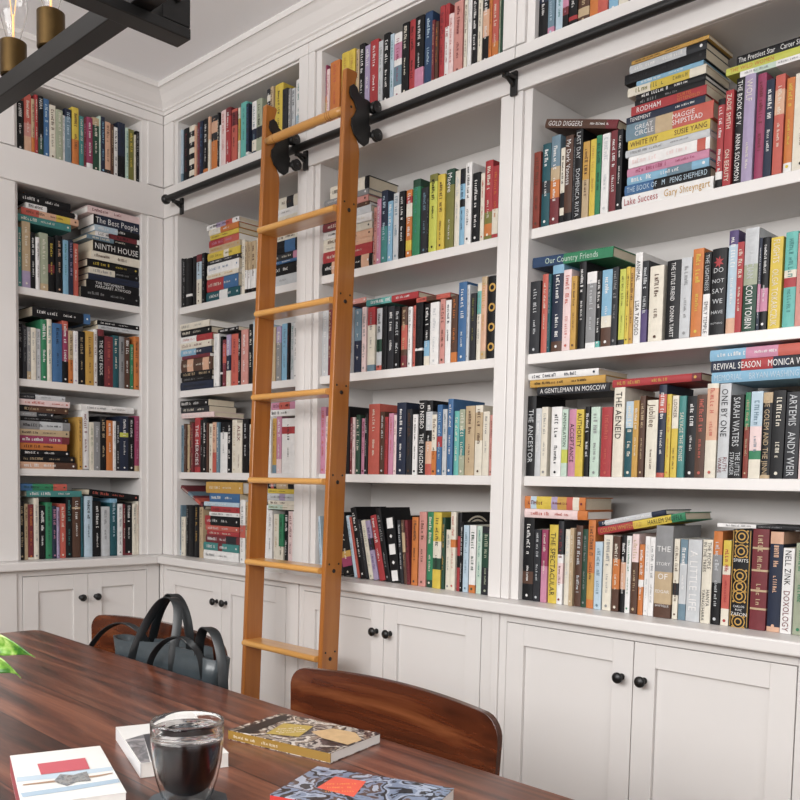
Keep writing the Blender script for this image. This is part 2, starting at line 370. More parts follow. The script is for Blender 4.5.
# ================================================================== BOOKS
SHELVES = {}
SHELVES['L0'] = ('''
* -0.6271 -0.5989 0.186 0.0 black white
* -0.596 -0.5687 0.219 0.0 coral;0-.28:peach;.28-.5:salmon cream
- -0.5687 -0.556 0.206 0.0 tan;0-.3:orange maroon
- -0.556 -0.5434 0.225 0.0 red cream
* -0.5434 -0.5229 0.225 0.0 black;0-.3:darkgreen white #NORA
* -0.522 -0.4996 0.222 0.0 blue paleblue
* -0.4986 -0.4723 0.207 0.0 cream brown
* -0.4713 -0.446 0.196 0.0 sage cream
- -0.446 -0.4363 0.181 0.0 white gray
* -0.4363 -0.411 0.21 0.0 steel;.85-1:navy paleblue
* -0.4071 -0.3788 0.225 0.0 orange;.45-1:yellow brown
- -0.3769 -0.3574 0.2 0.0 teal cream
- -0.3574 -0.3457 0.198 0.0 maroon pink
* -0.3457 -0.3204 0.205 0.0 magenta;0-.12:white white
* -0.3204 -0.2912 0.212 0.0 darkgreen;.86-1:tan cream
- -0.2912 -0.2844 0.225 0.0 palegreen teal
- -0.2844 -0.2649 0.225 0.0 navy skyblue
- -0.2649 -0.2406 0.211 0.0 peach;0-.1:charcoal brown
- -0.2406 -0.2279 0.206 0.0 brown tan
- -0.2269 -0.2104 0.2 0.0 white black
* -0.2104 -0.1773 0.225 0.0 navy;0-.4:black charcoal
- -0.1763 -0.1636 0.211 0.0 palegreen teal
- -0.1617 -0.1354 0.212 0.0 olive yellow
- -0.1354 -0.1276 0.194 0.0 cream gray
- -0.1276 -0.113 0.212 0.0 black gray''','''
''')
SHELVES['L1'] = ('''
- -0.629 -0.613 0.223 0.0 teal cream
* -0.611 -0.578 0.249 0.0 tan;0-.25:lilac cream
- -0.576 -0.558 0.215 0.0 black white
- -0.557 -0.542 0.199 0.0 white black
* -0.541 -0.507 0.221 0.0 sage;0-.12:tan cream
* -0.506 -0.48 0.212 0.0 black;.35-.5:maroon yellow
* -0.477 -0.449 0.223 0.0 black peach
- -0.447 -0.424 0.212 0.0 skyblue green
- -0.423 -0.405 0.216 0.0 navy lilac
- -0.404 -0.382 0.207 0.0 coral cream''','''
* -0.626 -0.413 2.138 0.0272 0.0 teal cream 1 1/4/4
* -0.612 -0.382 2.1656 0.0257 0.0 peach;0-.3:coral;.6-.85:yellow brown 1 1/3/4
- -0.594 -0.387 2.1917 0.0211 0.0 white;.4-.95:black black 1 1/2/4
* -0.622 -0.413 2.2132 0.034 0.0 black white 1 1/1/4
* -0.374 -0.112 1.889 0.0451 0.0 black gray 0 2/12/12
* -0.348 -0.112 1.9345 0.0324 0.0 black green 0 2/11/12 #white:THE TESTAMENTS/MARGARET ATWOOD
* -0.34 -0.112 1.9673 0.0254 0.0 navy charcoal 0 2/10/12
- -0.334 -0.112 1.993 0.0254 0.0 black;0-.5:cream gray 0 2/9/12
* -0.344 -0.116 2.0188 0.031 0.0 black yellow 0 2/8/12
* -0.328 -0.112 2.0502 0.0338 0.0 cream brown 0 2/7/12
* -0.321 -0.112 2.0844 0.0437 0.0 black white 0 2/6/12 #NINTH HOUSE
- -0.347 -0.112 2.1285 0.0176 0.0 steel;.5-1:black cream 0 2/5/12
- -0.309 -0.112 2.1465 0.0197 0.0 white;.3-.95:maroon black 0 2/4/12
- -0.313 -0.112 2.1666 0.024 0.0 paleblue;.5-1:black white 0 2/3/12
* -0.317 -0.112 2.191 0.0409 0.0 navy;0-.08:black white 0 2/2/12 #The Best People
* -0.343 -0.112 2.2322 0.0282 0.0 palepink maroon 0 2/1/12''')
SHELVES['L2'] = ('''
- -0.63 -0.6113 0.2095 0.0 black gray
- -0.6113 -0.5945 0.2025 0.0 charcoal gray
- -0.5945 -0.5797 0.2005 0.0 gray;0-.15:tan cream
- -0.5797 -0.56 0.2005 0.0 cream gray
- -0.558 -0.5393 0.1995 0.0 silver gray
* -0.5373 -0.5136 0.2385 0.0 green white
- -0.5126 -0.4929 0.2435 0.0 cream teal
* -0.4919 -0.4534 0.2305 0.0 blue navy
* -0.4514 -0.4258 0.2455 0.0 magenta;0-.35:black;.85-1:coral white
- -0.4248 -0.407 0.2105 0.0 tan;0-.45:orange black
- -0.406 -0.3853 0.2115 0.0 white lilac
* -0.3853 -0.3557 0.2135 0.0 black tan
* -0.3538 -0.3192 0.2185 0.0 mustard brown
- -0.3182 -0.3005 0.2295 0.0 white maroon
* -0.2985 -0.2728 0.2335 0.0 black;.88-1:maroon white #THE QUIET BOOK
* -0.2709 -0.2324 0.2085 0.0 maroon coral
- -0.2324 -0.2057 0.2165 0.0 darkteal cream
- -0.2038 -0.1801 0.2155 0.0 gray black
- -0.1801 -0.1544 0.2155 0.0 brown white
- -0.1535 -0.1387 0.1895 0.0 green cream
- -0.1367 -0.113 0.2245 0.0 orange brown''','''
- -0.299 -0.112 1.771 0.0173 0.0 silver gray 0 1/2/2
- -0.303 -0.112 1.7887 0.0187 0.0 black white 0 1/1/2
* -0.571 -0.3326 1.7835 0.04 0.0 black;.88-1:blue white 0 free''')
SHELVES['L3'] = ('''
- -0.3895 -0.3695 0.215 0.0 mustard brown
* -0.3695 -0.3396 0.243 0.0 white;0-.02:gray maroon
- -0.3376 -0.3176 0.197 0.0 cream sage
- -0.3176 -0.2897 0.2 0.0 gray silver
* -0.2897 -0.2617 0.225 0.0 black tan
* -0.2617 -0.2328 0.209 0.0 orange white
- -0.2328 -0.2218 0.208 0.0 white gray
- -0.2208 -0.2028 0.208 0.0 charcoal silver
* -0.2028 -0.1639 0.231 0.0 navy;.62-.7:lime white
* -0.1629 -0.135 0.23 0.0 black white
- -0.133 -0.113 0.236 0.0 magenta;0-.1:tan pink''','''
* -0.63 -0.396 1.19 0.0264 0.0 peach;.6-1:brown white 0 1/12/12
* -0.629 -0.403 1.2168 0.0249 0.0 black tan 0 1/11/12
- -0.624 -0.425 1.2421 0.022 0.0 black white 0 1/10/12
* -0.629 -0.434 1.2644 0.0264 0.0 orange black 0 1/9/12
* -0.629 -0.425 1.2912 0.0278 0.0 magenta;.85-1:maroon white 0 1/8/12
* -0.628 -0.425 1.3194 0.0249 0.0 tan charcoal 0 1/7/12
* -0.628 -0.421 1.3447 0.0322 0.0 gray;.4-.85:silver black 1 1/6/12
- -0.621 -0.428 1.3773 0.0161 0.0 black gray 0 1/5/12
- -0.628 -0.49 1.3938 0.0176 0.0 gray;.5-1:charcoal silver 0 1/4/12
* -0.628 -0.428 1.4118 0.0249 0.0 brown;0-.2:black tan 0 1/3/12
- -0.627 -0.424 1.4371 0.0234 0.0 palepink coral 0 1/2/12
- -0.627 -0.44 1.4609 0.0205 0.0 silver;0-.35:charcoal gray 1 1/1/12
* -0.372 -0.1366 1.4335 0.026 0.0 white gray 1 free''')
SHELVES['L4'] = ('''
* -0.631 -0.6105 0.235 0.0 black tan
- -0.6095 -0.5958 0.221 0.0 tan brown
- -0.5958 -0.5742 0.219 0.0 maroon;0-.04:cream orange
* -0.5732 -0.5517 0.244 0.0 cream gray
* -0.5507 -0.5272 0.214 0.0 black white
* -0.5253 -0.4988 0.226 0.0 green darkgreen
- -0.4988 -0.4802 0.212 0.0 navy pink
- -0.4802 -0.4675 0.207 0.0 lilac maroon
* -0.4655 -0.441 0.221 0.0 coral cream
* -0.4401 -0.4136 0.249 0.0 black teal
* -0.4126 -0.3774 0.249 0.0 brown;.8-.83:tan white
- -0.3754 -0.3637 0.253 0.0 darkteal black
* -0.3617 -0.3255 0.252 0.0 paleblue black
* -0.3245 -0.2893 0.231 0.0 black white
* -0.2893 -0.2472 0.208 0.0 silver gray
* -0.2462 -0.2148 0.242 0.0 darkteal;.93-1:skyblue paleblue
- -0.2129 -0.1904 0.22 0.0 white gray
- -0.1894 -0.1796 0.218 0.0 maroon cream
* -0.1776 -0.1453 0.224 0.0 black;0-.04:maroon white
- -0.1443 -0.1248 0.22 0.0 cream gray
- -0.1248 -0.113 0.231 0.0 cream coral''','''
* -0.601 -0.374 1.079 0.0242 0.0 teal white 1 1/2/2
* -0.625 -0.437 1.1036 0.0268 0.0 green;0-.25:blue;.7-1:coral darkgreen 1 1/1/2
- -0.34 -0.1136 1.0865 0.026 -6.3 black coral 1 free''')
SHELVES['R10'] = ('''
- 0.103 0.116 0.225 0.0 paleblue;0-.2:steel silver
- 0.118 0.158 0.225 0.0 black maroon
* 0.16 0.203 0.225 0.0 black;.1-.2:cream;.3-.4:cream;.5-.6:cream;.7-.8:cream;.9-1:cream white
- 0.205 0.22 0.214 0.0 peach coral
- 0.221 0.238 0.225 0.0 maroon lilac
- 0.238 0.262 0.225 0.0 navy blue
- 0.264 0.302 0.225 0.0 black;0-.12:orange white
- 0.304 0.32 0.225 0.0 peach;0-.6:cream tan
* 0.322 0.364 0.222 0.0 orange;.56-1:charcoal;.7-.9:peach peach
- 0.367 0.38 0.225 0.0 black;.1-.5:charcoal cream
- 0.38 0.391 0.174 0.0 white gray
- 0.391 0.426 0.225 0.0 palepink coral
- 0.428 0.462 0.225 0.0 red;.85-1:maroon white
- 0.464 0.501 0.21 0.0 coral;.7-.95:maroon black
- 0.506 0.519 0.208 0.0 cream;.4-.8:mustard green
* 0.522 0.563 0.221 0.0 turquoise teal
- 0.563 0.581 0.206 0.0 navy;0-.12:white blue
- 0.595 0.626 0.205 0.0 white;0-.5:navy;.1-.3:cream steel
* 0.627 0.663 0.204 0.0 sage;.3-.5:charcoal black
- 0.688 0.715 0.225 0.0 charcoal;.8-.9:cream;.5-.6:cream white
- 0.716 0.734 0.225 0.0 tan brown
- 0.74 0.788 0.225 0.0 yellow charcoal
- 0.79 0.821 0.195 0.0 charcoal black
- 0.823 0.84 0.188 0.0 gray white
- 0.842 0.861 0.184 0.0 silver charcoal
* 0.862 0.896 0.209 0.0 white;0-.4:paleblue teal''','''
''')
SHELVES['R11'] = ('''
- 0.103 0.113 0.207 0.0 black charcoal
- 0.113 0.143 0.202 0.0 black gray
- 0.146 0.188 0.198 0.0 black;.2-.25:white charcoal
- 0.193 0.225 0.2 0.0 black charcoal
- 0.225 0.261 0.201 0.0 cream;.5-.85:paleblue;.85-1:maroon brown
- 0.264 0.289 0.202 0.0 black gray
- 0.54 0.56 0.208 0.0 cream gray
- 0.562 0.578 0.198 0.0 tan;0-.08:black;.08-.45:white brown
- 0.58 0.597 0.195 0.0 tan;0-.08:black;.08-.45:white brown
- 0.599 0.629 0.194 0.0 tan;0-.08:black;.08-.45:white brown
- 0.632 0.644 0.202 0.0 cream tan''','''
* 0.292 0.524 1.889 0.038 0.0 darkteal;.4-.65:white white 0 1/11/11
* 0.3 0.518 1.9274 0.0496 0.0 red;.54-1:blue cream 0 1/10/11
- 0.303 0.523 1.9774 0.019 0.0 cream mustard 0 1/9/11
- 0.303 0.523 1.9968 0.038 0.0 white blue 0 1/8/11
- 0.306 0.533 2.0352 0.0161 0.0 charcoal white 0 1/7/11
- 0.308 0.533 2.0516 0.0292 0.0 yellow;.5-.65:cream olive 0 1/6/11
- 0.314 0.527 2.0812 0.0234 0.0 tan mustard 0 1/5/11
- 0.31 0.516 2.105 0.0277 0.0 red;.5-1:coral pink 0 1/4/11
- 0.321 0.519 2.1331 0.0183 0.0 yellow brown 0 1/3/11
- 0.316 0.521 2.1518 0.0234 0.0 cream;.4-1:orange white 0 1/2/11
- 0.297 0.521 2.1756 0.0204 0.0 white;.3-.6:lilac;.6-.8:coral black 1 1/1/11
- 0.687 0.901 1.889 0.0374 0.0 silver gray 0 2/10/10
- 0.687 0.896 1.9268 0.0411 0.0 black white 0 2/9/10
- 0.696 0.895 1.9683 0.0112 0.0 blue white 0 2/8/10
- 0.696 0.899 1.98 0.0262 0.0 charcoal;.8-1:pink cream 0 2/7/10
- 0.69 0.894 2.0066 0.0449 0.0 black;.6-.9:blue charcoal 0 2/6/10
- 0.695 0.895 2.0518 0.0243 0.0 cream brown 0 2/5/10
- 0.689 0.897 2.0766 0.0299 0.0 white silver 0 2/4/10
- 0.689 0.897 2.1069 0.0337 0.0 cream tan 0 2/3/10
- 0.698 0.896 2.1409 0.0262 0.0 white gray 0 2/2/10
- 0.693 0.896 2.1675 0.0421 0.0 cream;.6-.8:charcoal brown 0 2/1/10''')
SHELVES['R12'] = ('''
- 0.353 0.391 0.2155 0.0 white;0-.02:gray silver
- 0.394 0.412 0.2025 0.0 black;.25-.29:white charcoal
- 0.413 0.437 0.1875 0.0 maroon;.5-.9:coral pink
- 0.439 0.468 0.2045 0.0 lilac;0-.3:cream;.3-.6:navy white
* 0.471 0.519 0.2035 0.0 coral maroon
- 0.52 0.537 0.2025 0.0 black white
* 0.539 0.584 0.2135 0.0 salmon white
- 0.586 0.614 0.2305 0.0 black cream
- 0.616 0.634 0.2375 0.0 paleblue cream
- 0.638 0.671 0.2145 0.0 navy cream
- 0.672 0.717 0.2045 0.0 gray white
- 0.718 0.763 0.2025 0.0 tan brown
- 0.767 0.797 0.2015 0.0 lilac;0-.7:gray cream
* 0.798 0.833 0.2085 0.0 skyblue steel
- 0.834 0.847 0.2085 0.0 black maroon
- 0.849 0.868 0.2095 0.0 silver teal
- 0.869 0.887 0.2075 0.0 white gray
- 0.888 0.904 0.2035 0.0 paleblue white''','''
- 0.103 0.348 1.5375 0.0347 0.0 navy charcoal 0 1/10/10
- 0.116 0.336 1.5726 0.0189 0.0 black gray 0 1/9/10
- 0.103 0.336 1.5919 0.0237 0.0 black tan 0 1/8/10
* 0.103 0.336 1.616 0.052 0.0 brown;.2-.4:peach;.7-.9:peach cream 0 1/7/10
- 0.115 0.324 1.6684 0.0142 0.0 maroon purple 0 1/6/10
- 0.103 0.335 1.683 0.0268 0.0 skyblue;.5-1:navy white 0 1/5/10
- 0.103 0.335 1.7102 0.0268 0.0 cream maroon 0 1/4/10
- 0.103 0.335 1.7374 0.0268 0.0 white;.5-1:red coral 0 1/3/10
- 0.103 0.328 1.7646 0.0268 0.0 black cream 0 1/2/10
- 0.103 0.322 1.7918 0.0268 0.0 cream gray 1 1/1/10
- 0.381 0.521 1.7535 0.016 0.0 black white 0 free''')
SHELVES['R13'] = ('''
- 0.111 0.13 0.201 0.0 steel navy
- 0.13 0.151 0.207 0.0 brown gray
- 0.153 0.171 0.203 0.0 tan brown
- 0.172 0.191 0.216 0.0 brown coral
- 0.192 0.207 0.209 0.0 maroon tan
- 0.208 0.249 0.23 0.0 red;.1-.5:maroon white #THE MERCIES
- 0.25 0.272 0.219 0.0 black gray
- 0.273 0.306 0.225 0.0 black white
- 0.306 0.318 0.205 0.0 brown maroon
- 0.32 0.346 0.201 0.0 cream brown
- 0.347 0.374 0.206 0.0 peach;0-.4:coral maroon
- 0.377 0.395 0.205 0.0 steel white
* 0.396 0.448 0.204 0.0 white;.8-1:black gray
- 0.45 0.478 0.202 0.0 black white
- 0.48 0.513 0.212 0.0 cream tan
- 0.514 0.552 0.198 0.0 cream maroon #ALEX
* 0.554 0.595 0.213 0.0 black silver
- 0.598 0.61 0.19 0.0 cream gray
- 0.614 0.65 0.208 0.0 green white
- 0.652 0.692 0.2 0.0 navy white
- 0.693 0.739 0.202 0.0 white gray
- 0.744 0.768 0.208 0.0 mustard;0-.15:steel brown
- 0.771 0.801 0.214 0.0 pink;0-.25:palepink white
* 0.803 0.885 0.205 0.0 white;.72-.85:red charcoal
- 0.888 0.901 0.203 0.0 black white''','''
- 0.11 0.355 1.42 0.0216 0.0 palepink white 0 1/3/3
- 0.103 0.316 1.442 0.0249 0.0 charcoal cream 0 1/2/3
- 0.103 0.314 1.4673 0.0265 0.0 black white 0 1/1/3
- 0.739 0.899 1.404 0.025 0.0 white black 0 2/2/2
- 0.742 0.901 1.4294 0.027 0.0 pink;.3-.7:coral black 1 2/1/2''')
SHELVES['R14'] = ('''
- 0.103 0.112 0.218 0.0 steel;0-.1:paleblue charcoal
- 0.116 0.147 0.168 0.0 cream gray
- 0.147 0.172 0.22 0.0 black gray
- 0.174 0.212 0.221 0.0 black charcoal
- 0.214 0.252 0.223 0.0 black mustard
- 0.256 0.283 0.215 0.0 tan brown
* 0.542 0.576 0.253 0.0 white;.4-.6:coral gray
- 0.581 0.6 0.246 0.0 tan brown
- 0.605 0.652 0.239 0.0 navy white
- 0.654 0.691 0.232 0.0 tan brown
- 0.692 0.724 0.237 0.0 white gray
- 0.728 0.754 0.218 0.0 white gray
- 0.758 0.789 0.205 0.0 cream tan
- 0.792 0.821 0.206 0.0 green;0-.4:cream darkgreen
- 0.824 0.845 0.223 0.0 black white
- 0.848 0.875 0.218 0.0 palepink maroon
- 0.876 0.902 0.219 0.0 white charcoal''','''
* 0.284 0.534 0.83 0.0373 0.0 white gray 1 1/11/11
- 0.284 0.534 0.8677 0.032 0.0 teal;.42-.54:maroon white 0 1/10/11
- 0.299 0.54 0.9001 0.032 0.0 maroon;.6-.9:charcoal white 0 1/9/11
- 0.309 0.536 0.9325 0.0178 0.0 red cream 0 1/8/11
- 0.298 0.535 0.9506 0.0213 0.0 coral white 0 1/7/11
* 0.29 0.532 0.9723 0.0391 0.0 black;0-.16:red white 0 1/6/11
- 0.327 0.539 1.0118 0.016 0.0 white gray 0 1/5/11
- 0.342 0.539 1.0282 0.0231 0.0 red maroon 0 1/4/11
- 0.29 0.538 1.0517 0.0178 0.0 paleblue white 0 1/3/11
- 0.327 0.538 1.0699 0.0355 0.0 blue white 0 1/2/11
* 0.301 0.558 1.1058 0.0462 0.0 mustard cream 1 1/1/11
- 0.725 0.904 1.053 0.0175 0.0 palegreen;.5-1:cream olive 0 2/5/5
- 0.727 0.901 1.0709 0.0157 0.0 cream brown 0 2/4/5
- 0.724 0.903 1.087 0.0262 0.0 silver;.4-.6:lilac gray 0 2/3/5
- 0.721 0.902 1.1136 0.0175 0.0 yellow olive 0 2/2/5
- 0.726 0.9 1.1314 0.0262 0.0 black;.3-.7:tan;.1-.2:coral white 0 2/1/5
- 0.106 0.3109 1.121 0.015 -24.8 maroon;.3-.5:steel;.6-.8:coral;.9-1:charcoal cream 0 free''')
SHELVES['R20'] = ('''
- 1.027 1.034 0.212 0.0 magenta;0-.4:mustard;.4-.5:orange cream
- 1.034 1.049 0.195 0.0 palepink coral
* 1.051 1.1 0.212 0.0 orange coral
- 1.109 1.147 0.225 0.0 yellow mustard
- 1.149 1.179 0.223 0.0 yellow mustard
- 1.183 1.199 0.214 0.0 tan brown
- 1.201 1.228 0.225 0.0 black white
* 1.231 1.255 0.21 0.0 lilac white
* 1.257 1.295 0.217 0.0 red white
- 1.296 1.316 0.204 0.0 silver gray
* 1.317 1.346 0.221 0.0 black white
- 1.348 1.365 0.211 0.0 paleblue teal
* 1.367 1.401 0.205 0.0 white;.6-.85:pink;.2-.5:steel magenta
* 1.402 1.433 0.225 0.0 black cream
* 1.435 1.459 0.225 0.0 red black
* 1.46 1.498 0.225 0.0 black;0-.3:pink white
* 1.501 1.533 0.225 0.0 darkblue paleblue
- 1.534 1.545 0.192 0.0 maroon peach
- 1.547 1.56 0.184 0.0 brown orange
* 1.561 1.582 0.225 0.0 red maroon
* 1.582 1.6 0.225 0.0 white;.7-1:red red
* 1.602 1.622 0.187 0.0 palepink coral
* 1.624 1.659 0.213 0.0 salmon maroon
- 1.663 1.675 0.208 0.0 cream brown
- 1.676 1.691 0.214 0.0 white silver
* 1.693 1.715 0.202 0.0 black white
- 1.716 1.732 0.196 0.0 cream brown
* 1.734 1.758 0.192 0.0 black;.4-.8:peach white
- 1.76 1.771 0.18 0.0 orange maroon
* 1.771 1.794 0.171 0.0 coral;0-.3:orange cream
- 1.795 1.802 0.163 0.0 sage black
- 1.802 1.811 0.16 0.0 darkgreen black''','''
''')
SHELVES['R21'] = ('''
- 1.283 1.298 0.187 0.0 salmon maroon
- 1.3 1.32 0.21 0.0 pink white
* 1.322 1.351 0.232 0.0 navy;0-.5:teal paleblue
- 1.354 1.376 0.192 0.0 skyblue white
* 1.378 1.402 0.213 0.0 silver steel
* 1.405 1.431 0.213 0.0 black white
* 1.434 1.459 0.212 0.0 orange;.1-.25:yellow;.6-.8:cream;.8-.9:red white
* 1.461 1.494 0.238 0.0 green;.9-1:darkgreen teal
* 1.497 1.528 0.206 0.0 charcoal steel
- 1.529 1.536 0.176 0.0 black gray
* 1.536 1.569 0.237 0.0 lime;.9-1:olive black
* 1.571 1.601 0.229 0.0 yellow brown
* 1.603 1.636 0.238 0.0 olive;.8-1:darkgreen white #Maeve
* 1.638 1.659 0.227 0.0 cream silver
* 1.661 1.682 0.227 0.0 skyblue;.5-.6:black;.8-1:black navy
* 1.683 1.708 0.239 0.0 white charcoal
* 1.712 1.74 0.203 0.0 black white
- 1.741 1.756 0.198 0.0 cream coral
* 1.757 1.786 0.229 0.0 red;0-.35:olive;.05-.2:orange cream
* 1.79 1.812 0.206 0.0 red;.05-.4:cream orange''','''
* 1.027 1.279 1.889 0.0419 0.0 black;.2-.5:peach;.8-.95:peach white 0 1/11/11
- 1.027 1.278 1.9313 0.0381 0.0 red cream 0 1/10/11
- 1.027 1.275 1.9698 0.019 0.0 peach;0-.5:cream gray 0 1/9/11
- 1.027 1.277 1.9892 0.0248 0.0 cream;.6-1:peach brown 0 1/8/11
- 1.027 1.274 2.0144 0.0248 0.0 white;.6-1:cream black 0 1/7/11
- 1.027 1.276 2.0395 0.0267 0.0 maroon;.5-1:white cream 0 1/6/11
- 1.027 1.272 2.0666 0.0248 0.0 black;.6-1:silver white 0 1/5/11
- 1.027 1.26 2.0917 0.0143 0.0 brown tan 0 1/4/11
- 1.027 1.256 2.1064 0.0209 0.0 salmon brown 0 1/3/11
- 1.034 1.259 2.1278 0.019 0.0 gray white 0 1/2/11
- 1.059 1.254 2.1472 0.0438 0.0 cream;.9-1:black charcoal 1 1/1/11''')
SHELVES['R22'] = ('''
* 1.027 1.061 0.2465 0.0 silver white
- 1.064 1.083 0.2345 0.0 maroon tan
- 1.086 1.124 0.2345 0.0 tan brown
- 1.127 1.167 0.2335 0.0 blue white
- 1.168 1.199 0.2215 0.0 gray black
* 1.202 1.236 0.2135 0.0 navy;.5-1:steel white #V:BETTY
- 1.239 1.26 0.2165 0.0 palepink gray
* 1.264 1.299 0.2125 0.0 cream;.72-1:red;0-.1:steel gray
* 1.307 1.332 0.2045 0.0 silver;.0-.08:coral;.3-.5:darkgreen black
- 1.334 1.357 0.2065 0.0 black charcoal
* 1.36 1.39 0.2045 0.0 charcoal white
* 1.394 1.418 0.1985 0.0 black silver
* 1.421 1.447 0.1955 0.0 brown;.3-.7:coral;0-.2:maroon tan
- 1.45 1.469 0.1925 0.0 white gray
- 1.473 1.487 0.1945 0.0 coral maroon
* 1.489 1.521 0.2005 0.0 black;.24-.28:white charcoal
* 1.526 1.549 0.1925 0.0 black;.15-.4:skyblue;0-.15:cream white
* 1.552 1.589 0.1925 0.0 white silver
* 1.591 1.612 0.1995 0.0 salmon brown
* 1.615 1.638 0.1925 0.0 white navy
* 1.641 1.666 0.2025 0.0 brown;0-.15:orange orange
* 1.667 1.7 0.2395 0.0 blue white
- 1.702 1.713 0.2275 0.0 silver gray
* 1.714 1.736 0.2005 0.0 charcoal olive
* 1.738 1.755 0.2275 0.0 cream;.6-.9:turquoise gray
* 1.757 1.778 0.2435 0.0 tan;.1-.9:peach mustard
* 1.781 1.817 0.2415 0.0 black mustard #V:oooo''','''
* 1.258 1.498 1.7545 0.021 0.0 teal;.5-1:red;.3-.5:turquoise white 0 free
- 1.49 1.6331 1.7385 0.015 0.0 coral;.3-.6:brown maroon 0 free
- 1.129 1.2531 1.7715 0.017 0.0 salmon white 0 free''')
SHELVES['R23'] = ('''
* 1.027 1.055 0.238 0.0 pink coral
- 1.056 1.072 0.205 0.0 palepink gray
- 1.074 1.116 0.224 0.0 gray white
- 1.117 1.182 0.234 0.0 black gray
- 1.185 1.199 0.196 0.0 maroon palepink
- 1.201 1.214 0.195 0.0 palepink gray
- 1.215 1.236 0.203 0.0 darkgreen cream
- 1.24 1.26 0.19 0.0 pink maroon
- 1.26 1.276 0.205 0.0 black white
* 1.278 1.331 0.236 0.0 coral cream
- 1.334 1.355 0.209 0.0 brown silver
- 1.357 1.371 0.191 0.0 red maroon
- 1.373 1.395 0.202 0.0 pink coral
- 1.396 1.409 0.196 0.0 palepink maroon
* 1.41 1.453 0.235 0.0 navy white
* 1.457 1.48 0.212 0.0 charcoal brown
- 1.483 1.504 0.194 0.0 white black
* 1.506 1.538 0.238 0.0 black white #JO NESBO|THE KINGDOM
* 1.539 1.567 0.236 0.0 black;0-.15:coral;.15-.45:peach;.6-.85:silver white
- 1.569 1.589 0.19 0.0 cream;0-.4:orange brown
* 1.59 1.611 0.22 0.0 blue;.4-.55:red paleblue
- 1.614 1.632 0.205 0.0 silver steel
* 1.634 1.656 0.236 0.0 blue white
* 1.659 1.679 0.198 0.0 turquoise cream
* 1.681 1.703 0.202 0.0 sage;.3-.7:teal cream
* 1.705 1.742 0.211 0.0 tan brown
* 1.745 1.774 0.211 0.0 cream;.5-.9:tan brown
* 1.777 1.802 0.191 0.0 cream gray
- 1.804 1.818 0.18 0.0 salmon brown''','''
''')
SHELVES['R24'] = ('''
- 1.04 1.055 0.2072 -6.1 paleblue steel
- 1.055 1.099 0.22 0.0 tan brown
- 1.104 1.161 0.2179 -12.2 charcoal white
* 1.165 1.216 0.2168 -13.3 black;.3-.4:mustard;.15-.3:magenta cream
- 1.22 1.236 0.2188 -13.2 paleblue steel
- 1.237 1.249 0.2147 -13.2 coral maroon
* 1.251 1.279 0.2481 -13.8 black white
- 1.28 1.294 0.2086 -13.3 charcoal gray
- 1.297 1.317 0.2057 -13.5 cream sage
- 1.318 1.341 0.2047 -13.6 lilac;.5-.7:charcoal purple
* 1.345 1.373 0.2241 -13.4 red white
* 1.375 1.399 0.2508 -13.4 black gray
* 1.401 1.443 0.2198 -9.2 black white #V:■◆■◆■
- 1.445 1.46 0.2111 -6.0 charcoal silver
- 1.461 1.474 0.212 -5.7 brown;.5-.8:tan tan
- 1.475 1.488 0.2118 -4.9 maroon black
* 1.488 1.515 0.223 0.0 orange charcoal
* 1.519 1.551 0.241 0.0 salmon brown
* 1.555 1.582 0.242 0.0 green;0-.1:darkgreen cream
* 1.585 1.619 0.242 0.0 yellow;.4-.62:cream;.25-.4:darkgreen charcoal
- 1.622 1.634 0.227 0.0 darkgreen mustard
- 1.636 1.657 0.189 0.0 cream gray
* 1.659 1.68 0.246 0.0 cream;.55-.65:orange coral
- 1.683 1.699 0.245 0.0 black;0-.3:red;.45-.7:red cream #ARCS
- 1.7 1.711 0.216 0.0 black white
* 1.712 1.733 0.207 0.0 paleblue steel
* 1.735 1.76 0.208 0.0 white;0-.12:orange darkgreen
* 1.763 1.783 0.207 0.0 palegreen teal
* 1.786 1.818 0.207 0.0 charcoal;.4-.9:darkgreen sage''','''
''')
SHELVES['R30'] = ('''
* 1.937 1.968 0.225 0.0 black;.45-1:navy white
- 1.97 1.991 0.2165 0.0 steel;0-.12:pink paleblue
- 1.993 2.018 0.2131 0.0 turquoise;0-.5:paleblue teal
- 2.018 2.037 0.2112 0.0 maroon;0-.2:black;.3-.5:pink pink
- 2.038 2.065 0.2129 0.0 black;.1-.15:red white
- 2.065 2.1 0.225 0.0 brown;.1-.2:tan tan
- 2.102 2.129 0.2202 0.0 orange coral
- 2.129 2.159 0.225 0.0 coral maroon
- 2.16 2.188 0.2178 0.0 skyblue white
- 2.189 2.217 0.2201 0.0 cream gray
- 2.218 2.243 0.2225 0.0 charcoal white''','''
''')
